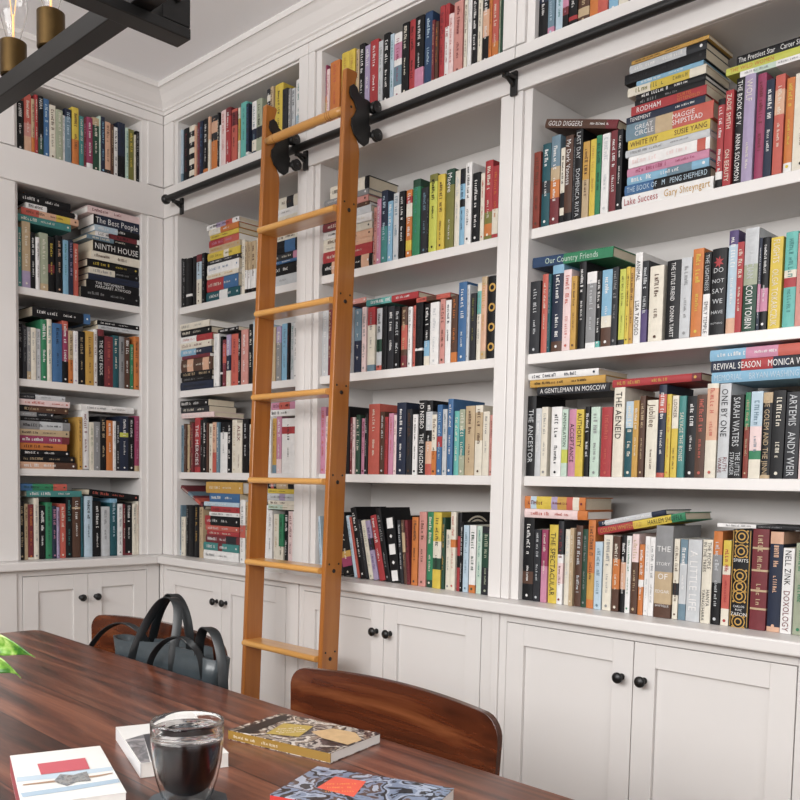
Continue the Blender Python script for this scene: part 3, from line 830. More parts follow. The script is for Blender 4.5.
SHELVES['R31'] = ('''
* 1.937 1.96 0.21 0.0 rust brown
* 1.963 1.991 0.227 0.0 darkteal;.4-.55:charcoal white
* 1.993 2.023 0.241 0.0 steel;0-.3:maroon;.3-.5:orange;.5-.65:tan white
* 2.026 2.04 0.202 0.0 cream;0-.1:black;.2-.4:black black
* 2.04 2.065 0.23 0.0 brown;.0-.1:black white #My Dark Vanessa
- 2.065 2.072 0.221 0.0 charcoal gray
* 2.072 2.095 0.238 0.0 black silver #LAST DAY|DOMENICA RUTA
* 2.098 2.119 0.2 0.0 tan;.5-1:mustard brown
* 2.121 2.139 0.201 0.0 yellow mustard
* 2.14 2.156 0.206 0.0 green darkgreen
* 2.158 2.181 0.205 0.0 white silver
* 2.182 2.202 0.208 0.0 maroon white
* 2.204 2.22 0.205 0.0 black white
* 2.475 2.492 0.208 0.0 red;0-.09:black;.09-.18:white;.93-1:black white
* 2.495 2.515 0.221 0.0 red cream #ZADIE SMITH|ON BEAUTY
* 2.518 2.539 0.244 0.0 black white #THE BOOK OF V.|ANNA SOLOMON
* 2.54 2.566 0.244 0.0 lilac cream #WOLF
* 2.569 2.59 0.239 0.0 magenta maroon
* 2.592 2.611 0.218 0.0 navy white
* 2.613 2.635 0.222 0.0 coral;.6-.85:peach cream
* 2.637 2.656 0.21 0.0 orange;0-.1:white yellow
* 2.657 2.698 0.214 0.0 cream charcoal''','''
* 2.223 2.472 1.889 0.0313 0.0 white red 0 1/17/17 #Lake Success|mustard:Gary Shteyngart
* 2.23 2.463 1.9207 0.0251 0.0 black;0-.35:blue paleblue 0 1/16/17 #THE BOOK OF|M|PENG SHEPHERD
* 2.236 2.459 1.9462 0.0205 0.0 skyblue;.5-.8:steel white 0 1/15/17
* 2.235 2.458 1.9671 0.0205 0.0 pink magenta 0 1/14/17
* 2.238 2.459 1.988 0.0285 0.0 white;.85-.95:coral palepink 0 1/13/17
* 2.229 2.458 2.0169 0.0182 0.0 silver gray 0 1/12/17
* 2.235 2.457 2.0356 0.0228 0.0 yellow brown 0 1/11/17 #WHITE IVY|SUSIE YANG
* 2.228 2.464 2.0588 0.0422 0.0 gray;0-.25:steel;.55-1:coral;.35-.55:tan white 0 1/10/17 #GREAT/CIRCLE|MAGGIE/SHIPSTEAD
* 2.227 2.442 2.1013 0.0171 0.0 navy white 0 1/9/17 #TENEMENT
* 2.241 2.445 2.1188 0.0228 0.0 red white 0 1/8/17 #RODHAM|orange:CURTIS/SITTENFELD
* 2.25 2.44 2.142 0.0131 0.0 black gray 0 1/7/17
* 2.253 2.44 2.1555 0.0142 0.0 black white 0 1/6/17
* 2.228 2.441 2.1702 0.0217 0.0 cream;.3-.8:yellow olive 0 1/5/17
* 2.252 2.433 2.1922 0.0114 0.0 skyblue white 0 1/4/17
* 2.218 2.439 2.204 0.0239 0.0 black charcoal 0 1/3/17
* 2.23 2.438 2.2284 0.0205 0.0 silver;.75-1:charcoal white 1 1/2/17
- 2.236 2.445 2.2493 0.0091 0.0 mustard brown 0 1/1/17
* 2.527 2.695 2.133 0.0132 0.0 white;.2-.5:palegreen gray 0 2/3/3
* 2.492 2.69 2.1466 0.017 0.0 lime orange 0 2/2/3 #THE WILD WOMEN
* 2.516 2.691 2.164 0.0208 0.0 black white 0 2/1/3 #The Prettiest Star|Carter Sickels
* 1.97 2.207 2.1608 0.023 -14.9 brown;.85-1:maroon white 0 free #GOLD DIGGERS''')
SHELVES['R32'] = ('''
* 1.937 1.972 0.2035 0.0 charcoal silver
* 1.978 1.998 0.2185 0.0 coral cream
- 1.999 2.009 0.2165 0.0 darkteal gray
* 2.01 2.047 0.2385 0.0 navy;.9-1:skyblue;0-.12:brown white
* 2.05 2.076 0.2195 0.0 palepink coral
* 2.077 2.095 0.1985 0.0 mustard brown
* 2.099 2.121 0.2335 0.0 black white
* 2.125 2.155 0.2025 0.0 gray;.85-1:white;0-.07:white silver
* 2.156 2.169 0.2005 0.0 black;0-.08:turquoise white
* 2.171 2.202 0.2015 0.0 skyblue;0-.25:brown;.25-.4:cream white
* 2.204 2.222 0.2035 0.0 charcoal gray
* 2.224 2.242 0.1965 0.0 lime;0-.07:charcoal olive
* 2.243 2.255 0.1995 0.0 yellow black
- 2.256 2.267 0.1955 0.0 mustard brown
* 2.267 2.288 0.2315 0.0 white black #ANIMAL|LISA TADDEO
* 2.291 2.309 0.2065 0.0 charcoal;0-.4:purple silver
* 2.312 2.351 0.1895 0.0 cream brown
* 2.358 2.396 0.1965 0.0 black white #THE LITTLE FRIEND|DONNA TARTT
* 2.399 2.427 0.1965 0.0 silver gray
* 2.429 2.457 0.2135 0.0 orange yellow
* 2.458 2.476 0.2015 0.0 white;.5-1:black silver #THE LIGHTNESS|charcoal:EMILY TEMPLE
* 2.478 2.515 0.2055 0.0 black silver #V:DO NOT SAY WE HAVE NOTHING
* 2.516 2.539 0.2435 0.0 paleblue;0-.15:peach;.86-1:purple white
* 2.541 2.557 0.2115 0.0 red cream
* 2.557 2.59 0.2405 0.0 silver;0-.45:darkgreen;.45-.65:sage white #silver:THE MAGICIAN|COLM TOIBIN
- 2.592 2.599 0.2135 0.0 navy;.2-.5:pink white
* 2.6 2.617 0.2125 0.0 black;.2-.45:pink white
* 2.62 2.648 0.2085 0.0 yellow cream #FLIGHTS|OLGA TOKARCZUK
* 2.652 2.68 0.2155 0.0 turquoise;.42-.52:red;.52-.6:cream teal
- 2.682 2.71 0.2085 0.0 salmon maroon''','''
* 1.94 2.2002 1.7802 0.028 -2.0 green;0-.4:darkblue palegreen 0 free #Our Country Friends''')
SHELVES['R33'] = ('''
* 1.937 1.9673 0.229 0.0 black silver #THE ANCESTOR
* 1.9703 1.9899 0.192 0.0 silver white
* 1.9899 2.0114 0.195 0.0 cream gray
* 2.0212 2.0564 0.194 0.0 white charcoal
* 2.0584 2.078 0.186 0.0 palegreen;.2-.4:lime black #ANNIHILATION
* 2.0799 2.1044 0.185 0.0 pink black #ACCEPTANCE
* 2.1064 2.1309 0.183 0.0 yellow black #AUTHORITY
* 2.1338 2.1485 0.19 0.0 black white
* 2.1514 2.1798 0.188 0.0 palegreen gray
* 2.1847 2.217 0.186 0.0 red coral
* 2.22 2.2523 0.236 0.0 cream black #THE AENEID
* 2.2562 2.2797 0.198 0.0 darkteal;.65-1:paleblue cream
* 2.2807 2.2973 0.199 0.0 mustard cream
* 2.2983 2.314 0.21 0.0 brown tan
* 2.3179 2.3492 0.198 0.0 cream brown #Jubilee
* 2.3502 2.3717 0.235 0.0 navy;.7-.9:coral;0-.05:coral white
* 2.3747 2.3874 0.21 0.0 yellow orange
* 2.3884 2.406 0.206 0.0 cream;.0-.6:yellow brown #LOOKER
* 2.408 2.4266 0.204 0.0 teal cream #SALVAGE THE BONES
* 2.4275 2.453 0.203 0.0 black white
* 2.454 2.4794 0.205 0.0 brown coral
* 2.4804 2.5088 0.23 0.0 cream;.4-.95:peach coral
* 2.5118 2.5401 0.228 0.0 silver black #ONE BY ONE|maroon:RUTH/WARE
* 2.5411 2.5734 0.199 0.0 black silver #SARAH WATERS|THE LITTLE/STRANGER
* 2.5754 2.5881 0.204 0.0 green;0-.6:rust tan
* 2.5891 2.6175 0.205 0.0 paleblue;0-.22:cream;.22-.32:green;.32-.6:palepink steel
* 2.6185 2.641 0.201 0.0 black;.0-.04:tan;.88-1:tan tan #THE GOLEM AND THE JINNI
* 2.642 2.6714 0.204 0.0 black cream
* 2.6733 2.7046 0.199 0.0 charcoal silver #ARTEMIS|ANDY WEIR
- 2.7056 2.735 0.2 0.0 palepink brown''','''
* 2.489 2.736 1.42 0.0264 0.0 skyblue paleblue 0 1/3/3 #MEMORIAL|BRYAN WASHINGTON
* 2.485 2.736 1.4468 0.0273 0.0 navy;.3-.6:red;.75-1:charcoal white 0 1/2/3 #REVIVAL SEASON|MONICA WEST
* 2.482 2.736 1.4744 0.0264 0.0 skyblue;.35-.65:pink;.65-1:coral white 0 1/1/3
* 1.969 2.204 1.419 0.0234 0.0 charcoal white 0 2/3/3 #A GENTLEMAN IN MOSCOW
* 1.943 2.19 1.4428 0.0209 0.0 mustard black 0 2/2/3
* 1.937 2.169 1.464 0.0188 0.0 white navy 1 2/1/3
* 2.215 2.463 1.4264 0.02 0.7 red;.9-1:maroon mustard 0 free''')
SHELVES['R34'] = ('''
* 1.937 1.9746 0.241 0.0 black;.2-.35:brown white
* 1.9785 2.0023 0.208 0.0 charcoal silver
* 2.0042 2.025 0.208 0.0 pink;.5-1:magenta cream
* 2.027 2.0566 0.223 0.0 yellow charcoal #THE SPECTACULAR
* 2.0586 2.0774 0.235 0.0 white;.6-1:charcoal;.25-.5:palepink maroon
* 2.0814 2.0972 0.213 0.0 cream silver
- 2.0992 2.112 0.217 0.0 tan cream
* 2.114 2.1357 0.225 0.0 brown silver
* 2.1367 2.1535 0.216 0.0 darkgreen gray
* 2.1545 2.1773 0.242 0.0 orange;.1-.4:mustard brown
* 2.1802 2.203 0.184 0.0 paleblue steel
* 2.205 2.2317 0.204 0.0 cream gray
* 2.2346 2.2554 0.202 0.0 brown;.3-.7:orange cream
* 2.2574 2.2722 0.206 0.0 black;.3-.65:peach white
* 2.2732 2.288 0.205 0.0 white green
* 2.29 2.3098 0.211 0.0 brown;.65-1:palepink tan
* 2.3128 2.3276 0.185 0.0 orange;.4-.5:white white
* 2.3286 2.3424 0.207 0.0 white silver
* 2.3444 2.3592 0.206 0.0 white gray
* 2.3592 2.4067 0.237 0.0 tan;0-.15:brown;.5-1:gray white #V:THE STORY OF EDGAR SAWTELLE
* 2.4087 2.4235 0.205 0.0 cream;.3-.45:charcoal brown
* 2.4255 2.4453 0.205 0.0 steel;.2-.7:silver white
* 2.4472 2.4838 0.206 0.0 silver white #A LITTLE LIFE
* 2.4868 2.5125 0.208 0.0 cream charcoal #THE PEOPLE/IN THE TREES|HANYA/YANAGIHARA
* 2.5125 2.5353 0.23 0.0 black;.45-.75:gray;.75-1:orange silver
* 2.5382 2.558 0.209 0.0 cream;.2-.6:coral;.7-1:yellow red
* 2.559 2.6064 0.237 0.0 black mustard #V2:SPIRITS
* 2.6094 2.648 0.241 0.0 maroon;.2-.22:tan;.38-.4:tan;.58-.6:tan;.8-.82:tan tan
* 2.65 2.6806 0.236 0.0 navy;.88-1:peach;0-.05:peach peach
* 2.6836 2.7093 0.2 0.0 white black #NELL ZINK|maroon:DOXOLOGY
* 2.7103 2.735 0.213 0.0 sage green''','''
* 1.939 2.151 1.071 0.0251 0.0 palepink;.85-1:orange coral 0 1/2/2
* 1.937 2.141 1.0965 0.0359 0.0 orange;.1-.2:paleblue;.2-.45:yellow;.45-.55:lilac;.55-.7:mustard;.7-.8:coral;.8-.9:cream maroon 1 1/1/2
* 2.188 2.4431 1.0326 0.021 11.5 red;.42-.85:yellow;.85-1:green black 0 free #mustard:COLSON WHITEHEAD|HARLEM SHUFFLE
* 2.189 2.3879 1.0554 0.014 11.5 navy;.1-.8:silver white 0 free
- 2.521 2.733 1.0715 0.009 0.0 white;.45-1:black gray 0 free''')
_tc = {}
def text_geo(s, upright=False):
    """flat letter shapes of the default font, unit line height -> verts, faces, width"""
    if s in _tc: return _tc[s]
    cu = bpy.data.curves.new('t', 'FONT'); cu.body = s; cu.size = 1; cu.resolution_u = 2
    cu.space_character = 1.05
    o = bpy.data.objects.new('t', cu); COL.objects.link(o)
    me = bpy.data.meshes.new_from_object(o); vs = [tuple(v.co) for v in me.vertices]; fs = [tuple(p.vertices) for p in me.polygons]
    bpy.data.objects.remove(o); bpy.data.curves.remove(cu); bpy.data.meshes.remove(me)
    x0 = min(v[0] for v in vs); x1 = max(v[0] for v in vs)
    vs = [((v[0]-x0), v[1], 0) for v in vs]
    _tc[s] = (vs, fs, x1-x0); return _tc[s]

def greek(rng, length, size):
    """illegible printed line: word-like runs of small uprights, reading along +x"""
    vs = []; fs = []; x = 0
    while x < length:
        for _ in range(rng.randint(3, 8)):
            w_ = size*rng.uniform(.28, .5)
            if x+w_ > length: break
            hh = size*rng.choice((.5, .5, .72, .72, .62)); n = len(vs); t = size*.13
            k = rng.randint(0, 3)
            def q(a, b, c, d):
                m_ = len(vs); vs.extend([(a, c, 0), (b, c, 0), (b, d, 0), (a, d, 0)]); fs.append((m_, m_+1, m_+2, m_+3))
            q(x, x+t, 0, hh)
            if k in (0, 3): q(x+w_-t, x+w_, 0, hh)
            if k in (0, 1): q(x+t, x+w_-t, hh-t, hh)
            if k in (1, 2): q(x+t, x+w_-t, 0, t)
            if k == 3: q(x+t, x+w_-t, hh*.45, hh*.45+t)
            x += w_+size*.13
        x += size*.45
    return vs, fs

STUFF = G()
BOOK_COUNT = [0]
def cover_spec(c):
    parts = c.split(';'); base = parts[0]; bands = []
    for p in parts[1:]:
        r, col = p.split(':'); a, b = r.split('-'); bands.append((float(a), float(b), col))
    return base, bands
def make_book(w_, h, d, cov, letc, txt, rng, lying, M4, keep, hflag=False, flip=False):
    """w_ thickness, h height, d depth; local x thickness, z height, spine at y=0. M4 places it."""
    base, bands = cover_spec(cov)
    if lying: bands = [(1-b, 1-a, c) for a, b, c in bands]
    hard = hflag or (h > .222) or rng.random() < .25
    t = .0022 if hard else .0008
    over = .003 if hard else .0004
    t = min(t, w_*.2)
    bulge = (.12*w_ if hard else .04*w_); bulge = min(bulge, .0022)
    # cross-section (x,y)
    n = 6
    outer = [(0, d)]+[(w_*i/n, bulge*(1-math.sin(PI*i/n))) for i in range(n+1)]+[(w_, d)]
    inner = [(w_-t, d), (w_-t, bulge+t), (t, bulge+t), (t, d)]
    sec = outer+inner; k = len(sec)
    cuts = sorted(set([0, 1]+[a for a, b, c in bands]+[b for a, b, c in bands]))
    cg = G(); vs = [(x, y, h*z) for z in cuts for x, y in sec]
    def colat(z):
        c = base
        for a, b, cc in bands:
            if a <= z <= b: c = cc
        return c
    base_n = 0
    for j in range(len(cuts)-1):
        mm = bookmat(colat((cuts[j]+cuts[j+1])/2))
        a0, a1 = j*k, (j+1)*k
        fs = [(a0+i, a0+(i+1) % k, a1+(i+1) % k, a1+i) for i in range(k)]
        if j == 0:
            cg.add(vs, [], mm)
        cg.f += fs; cg.m += [cg.mi(mm)]*len(fs); cg.smooth += [False]*len(fs)
    def cap(off, m_, rev):
        # spine strip and the two boards as separate n-gons
        bl = [0, 1, k-2, k-1]; sp = list(range(1, n+2))+[k-3, k-2]; br = [n+1, n+2, k-4, k-3]
        for q in (bl, sp, br):
            q = [off+i for i in q]; cg.f.append(tuple(q[::-1] if rev else q)); cg.m.append(cg.mi(m_)); cg.smooth.append(False)
    cap(0, bookmat(colat(.001)), True); cap((len(cuts)-1)*k, bookmat(colat(.999)), False)
    pg = G(); pm = M['wpages'] if rng.random() < .3 else M['pages']
    pg.box(t, w_-t, bulge+t+.0002, d-over, over, h-over, pm)
    # lettering on the spine
    lg = G(); lm = bookmat(letc); y = bulge-.0 
    eps = .0012
    def put(tv, tf, xc, zstart, size, ysc=1):      # text running down the spine; xc centre across the thickness
        out = []
        for a, b, _ in tv:
            X = xc+(b*size*ysc); Z = zstart-a*size
            X = min(max(X, .0006), w_-.0006)
            out.append((X, bulge*(1-math.sin(PI*X/w_))-eps, Z))
        lg.add(out, [tuple(q) for q in tf], lm)
    if txt.startswith('V:') or txt.startswith('V2:'):
        two = txt.startswith('V2:'); s = txt.split(':', 1)[1]
        if '\u25a0' in s:                          # pale squares down the spine
            for i, ch in enumerate(s):
                zc = h*(.9-.8*i/(len(s)-1)); a = w_*(.34 if ch == '\u25a0' else .16); b = w_*(.42 if ch == '\u25a0' else .16); c = w_/2
                pts = [(c-a, zc-b), (c+a, zc-b), (c+a, zc+b), (c-a, zc+b)] if ch == '\u25a0' else [(c, zc-b), (c+a, zc), (c, zc+b), (c-a, zc)]
                lg.add([(x_, bulge*(1-math.sin(PI*x_/w_))-eps, z_) for x_, z_ in pts], [(0, 1, 2, 3)], lm)
        elif s == 'oooo':
            for i in range(4):
                zc = h*(.86-.24*i); ro, ri = w_*.36, w_*.2; nn = 16; pts = [(w_/2+r_*math.cos(2*PI*j/nn), zc+r_*math.sin(2*PI*j/nn)) for r_ in (ro, ri) for j in range(nn)]
                lg.add([(x_, bulge*(1-math.sin(PI*x_/w_))-eps, z_) for x_, z_ in pts], [(j, (j+1) % nn, nn+(j+1) % nn, nn+j) for j in range(nn)], lm)
        elif two:                                  # ornamental black-and-gold spine
            def ring(zc, ro, ri, nn=14):
                pts = [(w_/2+r_*math.cos(2*PI*j/nn), zc+r_*math.sin(2*PI*j/nn)) for r_ in (ro, ri) for j in range(nn)]
                lg.add([(x_, bulge*(1-math.sin(PI*x_/w_))-eps, z_) for x_, z_ in pts], [(j, (j+1) % nn, nn+(j+1) % nn, nn+j) for j in range(nn)], lm)
            for zc in (.93, .78, .53, .42, .32, .06):
                ring(h*zc, w_*.36, w_*.31); ring(h*zc, w_*.2, w_*.13)
                for sx in (-.3, .3):
                    for sz in (-.28, .28):
                        c_ = w_*(.5+sx); z_ = h*zc+w_*sz; e = w_*.07
                        lg.add([(c_-e, bulge*.3-eps, z_), (c_, bulge*.3-eps, z_-e), (c_+e, bulge*.3-eps, z_), (c_, bulge*.3-eps, z_+e)], [(0, 1, 2, 3)], lm)
            for sx in (.04, .93): lg.box(w_*sx, w_*(sx+.03), bulge*.7-eps, bulge*.7, h*.01, h*.99, lm)
            for s_, zc, sc in (('SPIRITS', .67, .20), ('CARLOS', .205, .13), ('RUIZ', .17, .13), ('ZAFON', .12, .22)):
                tv, tf, tw = text_geo(s_); q = min(w_*sc*1.2, w_*.84/tw)
                lg.add([(w_/2+(a-tw/2)*q, bulge*(1-math.sin(PI*(w_/2+(a-tw/2)*q)/w_))-eps, h*zc+b*q) for a, b, _ in tv], tf, bookmat('white'))
        else:
            words = s.split(' ') if ' ' in s else list(s); nW = len(words); top, bot = (.72, .12) if ' ' in s else (.92, .2)
            for i, wd in enumerate(words):
                tv, tf, tw = text_geo(wd); q = min(w_*.45, w_*.8/tw); zc = h*(top-(top-bot)*i/max(1, nW-1))
                lg.add([(w_/2+(a-tw/2)*q, bulge*(1-math.sin(PI*(w_/2+(a-tw/2)*q)/w_))-eps, zc+b*q) for a, b, _ in tv], tf, lm)
            if 'NOTHING' in s:                     # red splash near the head
                nn = 14; c = [(w_/2+w_*(.36 if j % 2 else .16)*math.cos(2*PI*j/nn), h*.84+w_*(.42 if j % 2 else .2)*math.sin(2*PI*j/nn)) for j in range(nn)]
                lg.add([(x_, bulge*(1-math.sin(PI*x_/w_))-eps, z_) for x_, z_ in c], [tuple(range(nn))], bookmat('red'))
    elif txt == 'ARCS':                            # cream arcs printed on the right-hand board
        for k_ in range(7):
            ro = .078-.0115*k_; ri = ro-.0058; nn = 20
            pts = [(w_+.0004, d*.5+r_*math.cos(PI*j/nn)*.95, h-.088+r_*math.sin(PI*j/nn)) for r_ in (ro, ri) for j in range(nn+1)]
            lg.add([(p_[0], min(max(p_[1], .003), d-.001), p_[2]) for p_ in pts], [(j, j+1, nn+2+j, nn+1+j) for j in range(nn)], lm)
    elif txt:
        segs = []
        for sg in txt.split('|'):
            cm = lm
            if ':' in sg: cc, sg = sg.split(':', 1); cm = bookmat(cc)
            segs.append((sg.split('/'), cm))
        lay = []
        for lines, cm in segs:
            nl = len(lines); rowh = min(w_*(.72 if nl == 1 else .9), .030)/nl; tws = [text_geo(q)[2] for q in lines]; lay.append([lines, cm, rowh, max(tws)])
        tot = sum(q[2]*1.0*q[3]*(.95 if len(q[0]) == 1 else 1.05) for q in lay)
        avail = h*(.92-.05*(len(lay)-1)); k = min(1, avail/tot)
        gapw = (h*.94-tot*k)/max(1, len(lay)-1) if len(lay) > 1 else 0
        gapw = min(gapw, h*.22)
        st = h/2+(tot*k+gapw*(len(lay)-1))/2 if (len(lay) > 1 or tot*k > h*.55) else h*.95
        for lines, cm, rowh, mw in lay:
            sx = rowh*k*(.95 if len(lines) == 1 else 1.05); sy = min(sx*1.5, rowh*1.12)
            for li, s_ in enumerate(lines):
                tv, tf, tw = text_geo(s_); xc = w_/2+rowh*((len(lines)-1)/2-li)-.36*sy
                lm_, n0 = lm, 0
                out = []
                for a, b, _ in tv:
                    X = min(max(xc+b*sy, .0006), w_-.0006); out.append((X, bulge*(1-math.sin(PI*X/w_))-eps, st-a*sx))
                lg.add(out, [tuple(q) for q in tf], cm)
            st -= mw*sx+gapw
        if len(lay) == 1 and tot*k < h*.5 and w_ > .012:
            gl = h*.26; vv, ff = greek(rng, gl, min(w_*.4, .008)); put([(a/.01, b/.01, 0) for a, b, _ in vv], ff, w_/2-.003, h*.36, .01)
    else:
        sz = min(w_*rng.uniform(.45, .8), .016)
        l1 = h*rng.uniform(.26, .42); l2 = h*rng.uniform(.18, .28)
        st = h*rng.uniform(.88, .95)
        vv, ff = greek(rng, l1, sz); put([(a/.01, b/.01, 0) for a, b, _ in vv], ff, w_/2-sz*.33, st, .01)
        sz2 = sz*rng.uniform(.55, .9); vv, ff = greek(rng, l2, sz2); put([(a/.01, b/.01, 0) for a, b, _ in vv], ff, w_/2-sz2*.33, st-l1-h*rng.uniform(.06, .12), .01)
        if rng.random() < .6:                      # publisher-style dot at the tail
            e = min(w_*.2, .004); zc = h*.06; nn = 8
            lg.add([(w_/2+e*math.cos(2*PI*j/nn), bulge*.0-eps, zc+e*math.sin(2*PI*j/nn)) for j in range(nn)], [tuple(range(nn))], lm)
    if not keep:
        for q in (cg, pg, lg):
            for i, f_ in enumerate(q.f): pass
            n0 = len(STUFF.v); STUFF.v += [tuple(M4 @ Vector(v)) for v in q.v]
            STUFF.f += [tuple(i+n0 for i in f_) for f_ in q.f]; STUFF.m += [STUFF.mi(q.mats[i]) for i in q.m]; STUFF.smooth += q.smooth
        return None
    root = bpy.data.objects.new('book', None); COL.objects.link(root); root.matrix_world = M4; root.empty_display_size = .03
    c_ = cg.build('cover', None, root); pg.build('page_block', None, root); lg.build('spine_lettering', None, root, fix=False)
    return root

PLACE = {'L': 'left wall', 'R1': 'corner bay', 'R2': 'middle bay', 'R3': 'right bay'}
SHELF = {'0': 'top shelf', '1': 'second shelf', '2': 'third shelf', '3': 'fourth shelf', '4': 'counter'}
ZS = {'0': Z0, '1': Z1, '2': Z2, '3': Z3, '4': ZC}
ORD = ['', 'first', 'second', 'third', 'fourth', 'fifth', 'sixth', 'seventh', 'eighth', 'ninth', 'tenth', 'eleventh', 'twelfth', 'thirteenth', 'fourteenth', 'fifteenth', 'sixteenth', 'seventeenth', 'eighteenth', 'nineteenth', 'twentieth'] + ['twenty-'+s for s in ('first', 'second', 'third', 'fourth', 'fifth', 'sixth', 'seventh', 'eighth', 'ninth')] + ['thirtieth', 'thirty-first', 'thirty-second', 'thirty-third', 'thirty-fourth']
W = lambda c: WORD.get(c, c)
def two_tone(cov):
    b, bands = cover_spec(cov)
    big = [c for a, q, c in bands if q-a > .22 and c != b]
    return W(b) + (' and '+W(big[0]) if big else '')
cands = []
for name, (ups, res) in SHELVES.items():
    left = name[0] == 'L'; bay = 'L' if left else name[:2]; sh = name[-1]; z0 = ZS[sh]
    rng = random.Random(name)
    Rz = Matrix.Rotation(PI/2, 4, 'Z') if left else Matrix.Identity(4)
    U = []
    for ln in ups.strip().split('\n'):
        ln, _, txt = ln.partition(' #'); p = ln.split(); U.append((p[0] == '*', float(p[1]), float(p[2]), float(p[3]), float(p[4]), p[5], p[6], txt))
    where = PLACE[bay]+' '+SHELF[sh]
    for i, (keep, x0, x1, h, ang, cov, let, txt) in enumerate(U):
        w_ = max(.0065, x1-x0-.0008); d = rng.uniform(.145, .165) if h > .222 else rng.uniform(.122, .14)
        y = .0145+rng.uniform(-.002, .0045)
        if ang: y = .0145
        M4 = Rz @ Matrix.Translation((x0+.0004, y, z0+.0003)) @ Matrix.Rotation(R(ang), 4, 'Y')
        o = make_book(w_, h, d, cov, let, txt, rng, False, M4, keep)
        if o:
            size = ('slim ' if w_ < .017 else 'thick ' if w_ > .031 else '')
            ht = 'tall ' if h > .235 else 'short ' if h < .198 else ''
            b = two_tone(cov)
            lab = size+ht+b+' book'
            l = W(U[i-1][5].split(';')[0]) if i else 'side panel'; r = W(U[i+1][5].split(';')[0]) if i < len(U)-1 else 'gap'
            cands.append((o, lab, W(let), l if i else None, r if i < len(U)-1 else None, i+1, where, name, None, ang))
    Q = []
    for ln in res.strip().split('\n'):
        if not ln: continue
        ln, _, txt = ln.partition(' #'); p = ln.split(); Q.append((p[0] == '*', float(p[1]), float(p[2]), float(p[3]), float(p[4]), float(p[5]), p[6], p[7], p[8] == '1', p[9], txt))
    ns = len(set(q[9].split('/')[0] for q in Q if q[9] != 'free'))
    for keep, x0, x1, zb_, th, tilt, cov, let, hf, sid, txt in Q:
        h = x1-x0; d = rng.uniform(.15, .165) if h > .222 else rng.uniform(.128, .145); y = .0145+rng.uniform(-.002, .004)
        th = max(th-.0003, .005)
        t_ = R(tilt)
        M4 = Rz @ Matrix.Translation((x0+h*math.cos(t_), y, zb_+.0002+h*math.sin(t_))) @ Matrix.Rotation(-PI/2-t_, 4, 'Y')
        o = make_book(th, h, d, cov, let, txt, rng, True, M4, keep, hflag=hf)
        if o:
            lab = ('slim ' if th < .014 else 'thick ' if th > .03 else '')+two_tone(cov)+' book'
            if sid == 'free': pos = 'lying across the upright books' if abs(tilt) < 4 else 'lying tilted on the upright books'
            else:
                k, a, b = map(int, sid.split('/'))
                side = '' if ns == 1 else ('left ' if k == 1 else 'right ')
                fromtop = a if a <= b//2+1 else None
                if a == 1: pos = 'topmost of the '+side+'stack'
                elif a == b: pos = 'bottom of the '+side+'stack'
                elif a <= b/2+.5: pos = ORD[a]+' from top of the '+side+'stack'
                else: pos = ORD[b-a+1]+' from bottom of the '+side+'stack'
            cands.append((o, lab, W(let), None, None, 0, where, name, pos, tilt))
# labels: by look, then neighbours, else by counting along the shelf
from collections import Counter
def nwords(s): return len(s.replace(',', ' ').split())
labs = {}
def variants(c):
    o, lab, let, l, r, i, where, name, pos, ang = c
    if pos: return [lab+' with '+let+' lettering, '+pos+', '+where, lab+', '+pos+', '+where]
    nb = (' between '+l+' and '+r+' books') if l and r else (' beside the right panel' if l else ' against the left side panel')
    return [lab+' with '+let+' lettering'+nb+', '+where, lab+nb+', '+where, lab+' with '+let+' lettering, '+ORD[i]+' upright from left, '+where, lab+', '+ORD[i]+' upright from left, '+where]
V = [[v for v in variants(c) if nwords(v) <= 16] or [variants(c)[-1]] for c in cands]
idx = [0]*len(V)
for _ in range(4):
    cnt = Counter(V[i][idx[i]] for i in range(len(V)))
    for i in range(len(V)):
        if cnt[V[i][idx[i]]] > 1 and idx[i] < len(V[i])-1: idx[i] += 1
dups = [v for v, n in Counter(V[i][idx[i]] for i in range(len(V))).items() if n > 1]
print('books', len(cands), 'duplicate labels', dups[:10])
for i, c in enumerate(cands):
    tag(c[0], V[i][idx[i]], 'book', group='books on the '+c[6])
sb = STUFF.build('books', None, None, fix=True)
tag(sb, 'many narrower and farther books filling the rest of the white shelves', 'books', kind='stuff')

# ================================================================== DINING TABLE
tb = thing('dining_table', 'walnut plank dining table with rounded corners in the foreground', 'table', (2.31, -1.62, 0), (0, 0, R(-1.3)))
g = G()
hx, hy, r = 1.19, .535, .035
poly = []
for cx_, cy_, a0 in ((hx-r, hy-r, 0), (-hx+r, hy-r, 90), (-hx+r, -hy+r, 180), (hx-r, -hy+r, 270)):
    poly += [(cx_+r*math.cos(R(a0+i*15)), cy_+r*math.sin(R(a0+i*15))) for i in range(7)]
g.prism(poly, .716, .75, 'z').build('tabletop', M['table'], tb, .004, seg=3)
G().box(-hx+.12, hx-.12, -hy+.10, -hy+.125, .63, .716).box(-hx+.12, hx-.12, hy-.125, hy-.10, .63, .716).box(-hx+.12, -hx+.145, -hy+.125, hy-.125, .63, .716).box(hx-.145, hx-.12, -hy+.125, hy-.125, .63, .716).build('apron', M['tleg'], tb, .002)
for sx in (-1, 1):
    for sy in (-1, 1):
        T = Matrix.Translation((sx*(hx-.10), sy*(hy-.085), 0))
        vs = [(a*s_, b*s_, z) for z, s_ in ((0, .024), (.63, .034), (.716, .034)) for a, b in ((-1, -1), (1, -1), (1, 1), (-1, 1))]
        fs = [(3, 2, 1, 0), (8, 9, 10, 11)]+[(j*4+i, j*4+(i+1) % 4, j*4+4+(i+1) % 4, j*4+4+i) for j in range(2) for i in range(4)]
        G().add(vs, fs, T=T).build('leg', M['tleg'], tb, .004)

